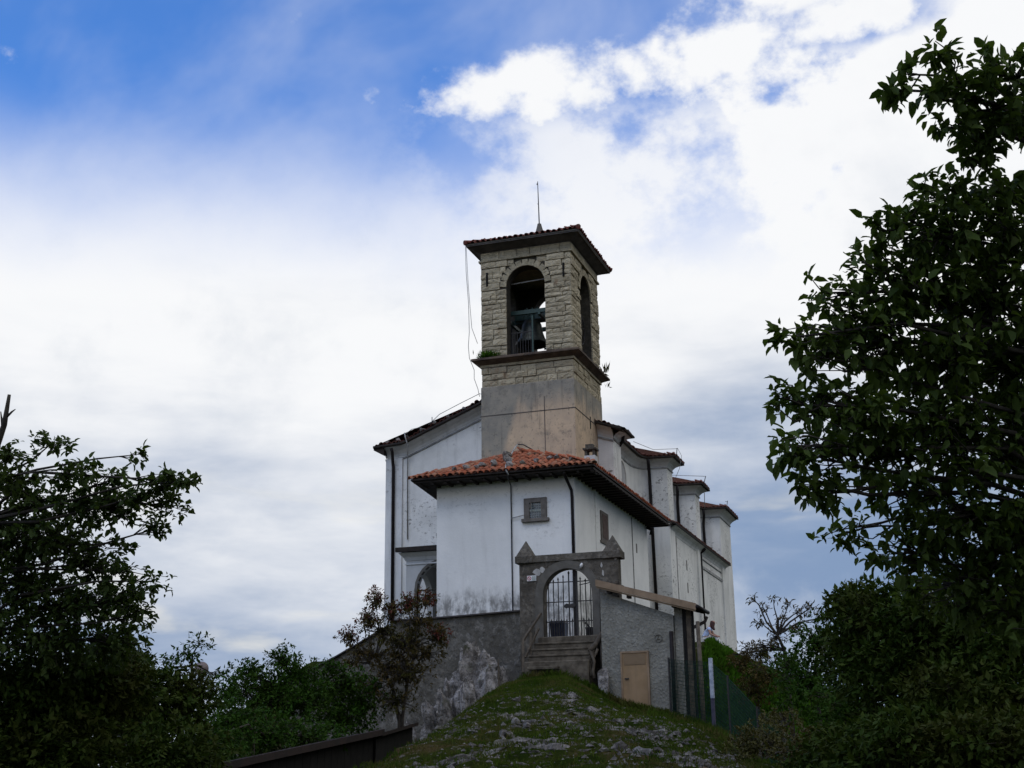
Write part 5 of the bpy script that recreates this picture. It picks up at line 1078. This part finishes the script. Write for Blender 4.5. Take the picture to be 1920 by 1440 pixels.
# dead snag at the left edge
dt = thing('dead_tree', 'bare dead tree stub with a forked tip above the oak', 'dead tree', g0(-15.9, 17.7))
b0 = g0(-15.9, 17.7)
MB().tube([b0, (-15.7,17.6,3.0), (-15.51,17.5,4.6), (-15.2,17.42,5.3), (-15.08,17.38,5.55), (-14.95,17.28,6.05)], [.14,.11,.08,.06,.05,.028], 8).build('trunk', 'bark', dt, smooth=True)
MB().tube([(-15.05,17.36,5.66), (-14.93,17.36,5.76), (-14.86,17.36,5.80)], [.025,.018,.008], 6).build('branch', 'bark', dt, smooth=True)
MB().tube([(-15.12,17.4,5.48), (-15.2,17.4,5.8)], [.03,.01], 6).build('branch', 'bark', dt, smooth=True)
# tufts growing on the tower cornice
rg = np.random.default_rng(9)
def tuft(label, c, rr, n, L, mt):
    p = np.array(c)+rg.normal(size=(n,3))*np.array((rr,rr*.5,rr*.2)); a = rg.normal(size=(n,3))*.5+np.array((0,0,1.0))
    o = leaf_mesh('cornice_plant', p-np.array(c), a, rg.normal(size=(n,3)), L*rg.uniform(.5,1.2,n), .16, rg.random(n), mt, None, simple_=True); o.location = c
    return tag(o, label, 'plant')
tuft('green grass tuft growing on the left end of the belfry cornice', (-19.72,54.82,18.16), .22, 240, .34, 'grass_bank')
tuft('dry weed sprouting from the right end of the belfry cornice', (-15.15,59.2,18.1), .13, 26, .55, 'leaf_olive')
tuft('few dry stalks under the right end of the belfry cornice', (-15.2,60.1,17.6), .08, 12, .35, 'leaf_olive')

# ------------------------------------------------------------------ grass
rg = np.random.default_rng(2)
def grass(name, label, x, y, hmin, hmax, wd, mt, seed):
    z = ground_z(x, y)+bumpz(x, y); n = len(x); g = np.random.default_rng(seed)
    p = np.stack([x,y,z-.01],1); a = g.normal(size=(n,3))*.42+np.array((0,0,1.0)); nr = g.normal(size=(n,3))
    h_ = g.uniform(hmin,hmax,n)
    tn = np.clip(.5+.5*np.sin(x*1.9+.6*np.sin(y*1.3))*np.cos(y*1.1+x*.7)+g.normal(size=n)*.25, 0, 1)
    o = leaf_mesh(name, p, a, nr, h_, wd, tn, mt, None, simple_=True); o['kind'] = 'stuff'; return tag(o, label, 'grass')
n = 95000; s_ = 18.0+29.0*rg.random(n)**.85; t_ = rg.uniform(-4.8,4.6,n)
den = .35+.65*sst(np.sin(s_*.8+t_*1.3)+np.sin(s_*1.9-t_*.9+1)+.6*np.sin(t_*3.1+s_*.5), -.6, .9); kp = rg.random(n) < np.maximum(den, sst(s_, 36, 41)); s_, t_ = s_[kp], t_[kp]
x, y = AX*s_+AY*t_, AY*s_-AX*t_; ok = ~((y > 44.5) & (x > -15)); grass('grass', 'short uneven turf covering the mound below the gate', x[ok], y[ok], .05, .13, .16, 'grass', 1)
n = 26000; x = rg.uniform(-9.3,-4.0,n); y = rg.uniform(43.5,53.5,n); ok = ~((x < -8.3) & (y < 47.2)); grass('bank_grass', 'bright green ivy and grass covering the bank beside the church', x[ok], y[ok], .10, .30, .35, 'grass_bank', 3)
def along(pts, n, w_, g):
    P = np.array(pts, float); seg = np.linalg.norm(np.diff(P,axis=0),axis=1); cu = np.concatenate([[0],np.cumsum(seg)]); u = g.random(n)*cu[-1]
    return np.interp(u, cu, P[:,0])+g.normal(size=n)*w_, np.interp(u, cu, P[:,1])+g.normal(size=n)*w_
lx, ly = [], []
for pts, n_, w_ in (([(-14.9,44.7),(-14.5,44.25),(-12.5,44.2),(-12.2,44.6)],900,.09),([(-12.1,44.5),(-11.5,44.75),(-9.3,44.75)],2200,.13),([(-15.0,46.0),(-15.6,46.3),(-17,46.8)],700,.15),([(-8.3,43.2),(-7.5,42),(-6.8,40.9),(-5.5,38)],2600,.25),([(-12.3,43.9),(-11.6,44.2)],400,.12)):
    q = along(pts, n_, w_, rg); lx.append(q[0]); ly.append(q[1])
grass('wall_foot_weeds', 'ragged weeds along the foot of the steps, gateway and outbuilding', np.concatenate(lx), np.concatenate(ly), .10, .34, .14, 'grass', 6)
n = 9000; s_ = rg.uniform(38,45.5,n); t_ = rg.uniform(2.6,6.0,n); x, y = AX*s_+AY*t_, AY*s_-AX*t_; ok = y < 44.8; grass('weeds', 'taller weeds along the foot of the outbuilding and fence', x[ok], y[ok], .10, .32, .16, 'grass', 4)

# ------------------------------------------------------------------ person sitting on the bank
per = thing('person', 'person with long reddish hair and pale blue top bent forward on the bank', 'person', (-9.5, 52.2, gz(-9.5,52.2)))
gs_ = gz(-9.5, 52.2)
def skin_mesh(name, verts, edges, radii, mt, parent, sub=2):
    me = bpy.data.meshes.new(name); me.from_pydata(verts, edges, []); o = bpy.data.objects.new(name, me); C.objects.link(o); put(o, parent)
    sk_ = o.modifiers.new('skin', 'SKIN'); sk_.use_smooth_shade = True
    for i, r in enumerate(radii): me.skin_vertices[0].data[i].radius = (r, r) if not isinstance(r, tuple) else r
    me.skin_vertices[0].data[0].use_root = True
    ss_ = o.modifiers.new('sub', 'SUBSURF'); ss_.levels = sub; ss_.render_levels = sub
    me.materials.append(M[mt]); return o
hx, hy, hz = -9.58, 52.2, gs_+.12
B = [(hx,hy,hz),(hx+.08,hy,hz+.20),(hx+.18,hy,hz+.38),(hx+.27,hy,hz+.50),(hx+.33,hy,hz+.57),(hx+.40,hy-.01,hz+.67),(hx+.43,hy-.01,hz+.74),     # pelvis .. head top
     (hx+.25,hy-.17,hz+.44),(hx+.30,hy-.24,hz+.20),(hx+.52,hy-.20,hz+.10),   # near arm
     (hx+.25,hy+.17,hz+.44),(hx+.34,hy+.22,hz+.22),(hx+.55,hy+.12,hz+.12),
     (hx+.05,hy-.10,hz-.02),(hx+.45,hy-.13,hz+.12),(hx+.72,hy-.13,hz-.28),(hx+.86,hy-.15,hz-.36),
     (hx+.05,hy+.10,hz-.02),(hx+.46,hy+.13,hz+.10),(hx+.74,hy+.13,hz-.30),(hx+.88,hy+.15,hz-.38),
     (hx+.60,hy-.17,hz+.08),(hx+.63,hy+.08,hz+.10)]
E_ = [(0,1),(1,2),(2,3),(3,4),(4,5),(5,6),(2,7),(7,8),(8,9),(9,21),(2,10),(10,11),(11,12),(12,22),(0,13),(13,14),(14,15),(15,16),(0,17),(17,18),(18,19),(19,20)]
rr = [(.14,.12),(.12,.11),(.13,.10),(.06,.06),(.055,.055),(.085,.10),(.07,.08),.06,.045,.032,.06,.045,.032,.09,.07,.05,.04,.09,.07,.05,.04,.03,.03]
body = skin_mesh('body', B, E_, rr, 'skin', per)
T_ = [(hx+.0,hy,hz+.02),(hx+.08,hy,hz+.20),(hx+.19,hy,hz+.40),(hx+.24,hy,hz+.47),(hx+.26,hy-.17,hz+.43),(hx+.285,hy-.21,hz+.32),(hx+.26,hy+.17,hz+.43),(hx+.30,hy+.20,hz+.33)]
skin_mesh('shirt', T_, [(0,1),(1,2),(2,3),(2,4),(4,5),(2,6),(6,7)], [(.15,.14),(.14,.125),(.145,.115),.09,.075,.065,.075,.065], 'shirt', per)
L_ = [(hx,hy,hz-.01),(hx+.05,hy-.10,hz-.02),(hx+.45,hy-.13,hz+.12),(hx+.70,hy-.13,hz-.25),(hx+.05,hy+.10,hz-.02),(hx+.46,hy+.13,hz+.10),(hx+.72,hy+.13,hz-.27)]
skin_mesh('trousers', L_, [(0,1),(1,2),(2,3),(0,4),(4,5),(5,6)], [.15,.105,.085,.065,.105,.085,.065], 'trousers', per)
Hh = [(hx+.40,hy,hz+.74),(hx+.37,hy,hz+.66),(hx+.35,hy,hz+.56),(hx+.39,hy-.06,hz+.46),(hx+.46,hy-.08,hz+.36),(hx+.30,hy+.02,hz+.44)]
skin_mesh('hair', Hh, [(0,1),(1,2),(2,3),(3,4),(2,5)], [(.10,.10),(.12,.115),(.10,.10),.07,.035,.05], 'hair', per)
fm = MB(); hc = (hx+.44,hy-.01,hz+.66)
fm.add([(hc[0]+.07,hc[1],hc[2]+.02),(hc[0]+.115,hc[1],hc[2]-.03),(hc[0]+.075,hc[1]+.02,hc[2]-.03),(hc[0]+.075,hc[1]-.02,hc[2]-.03)], [(0,1,2),(0,3,1),(1,3,2)]); fm.build('nose', 'skin', per)
bpy.context.view_layer.update()
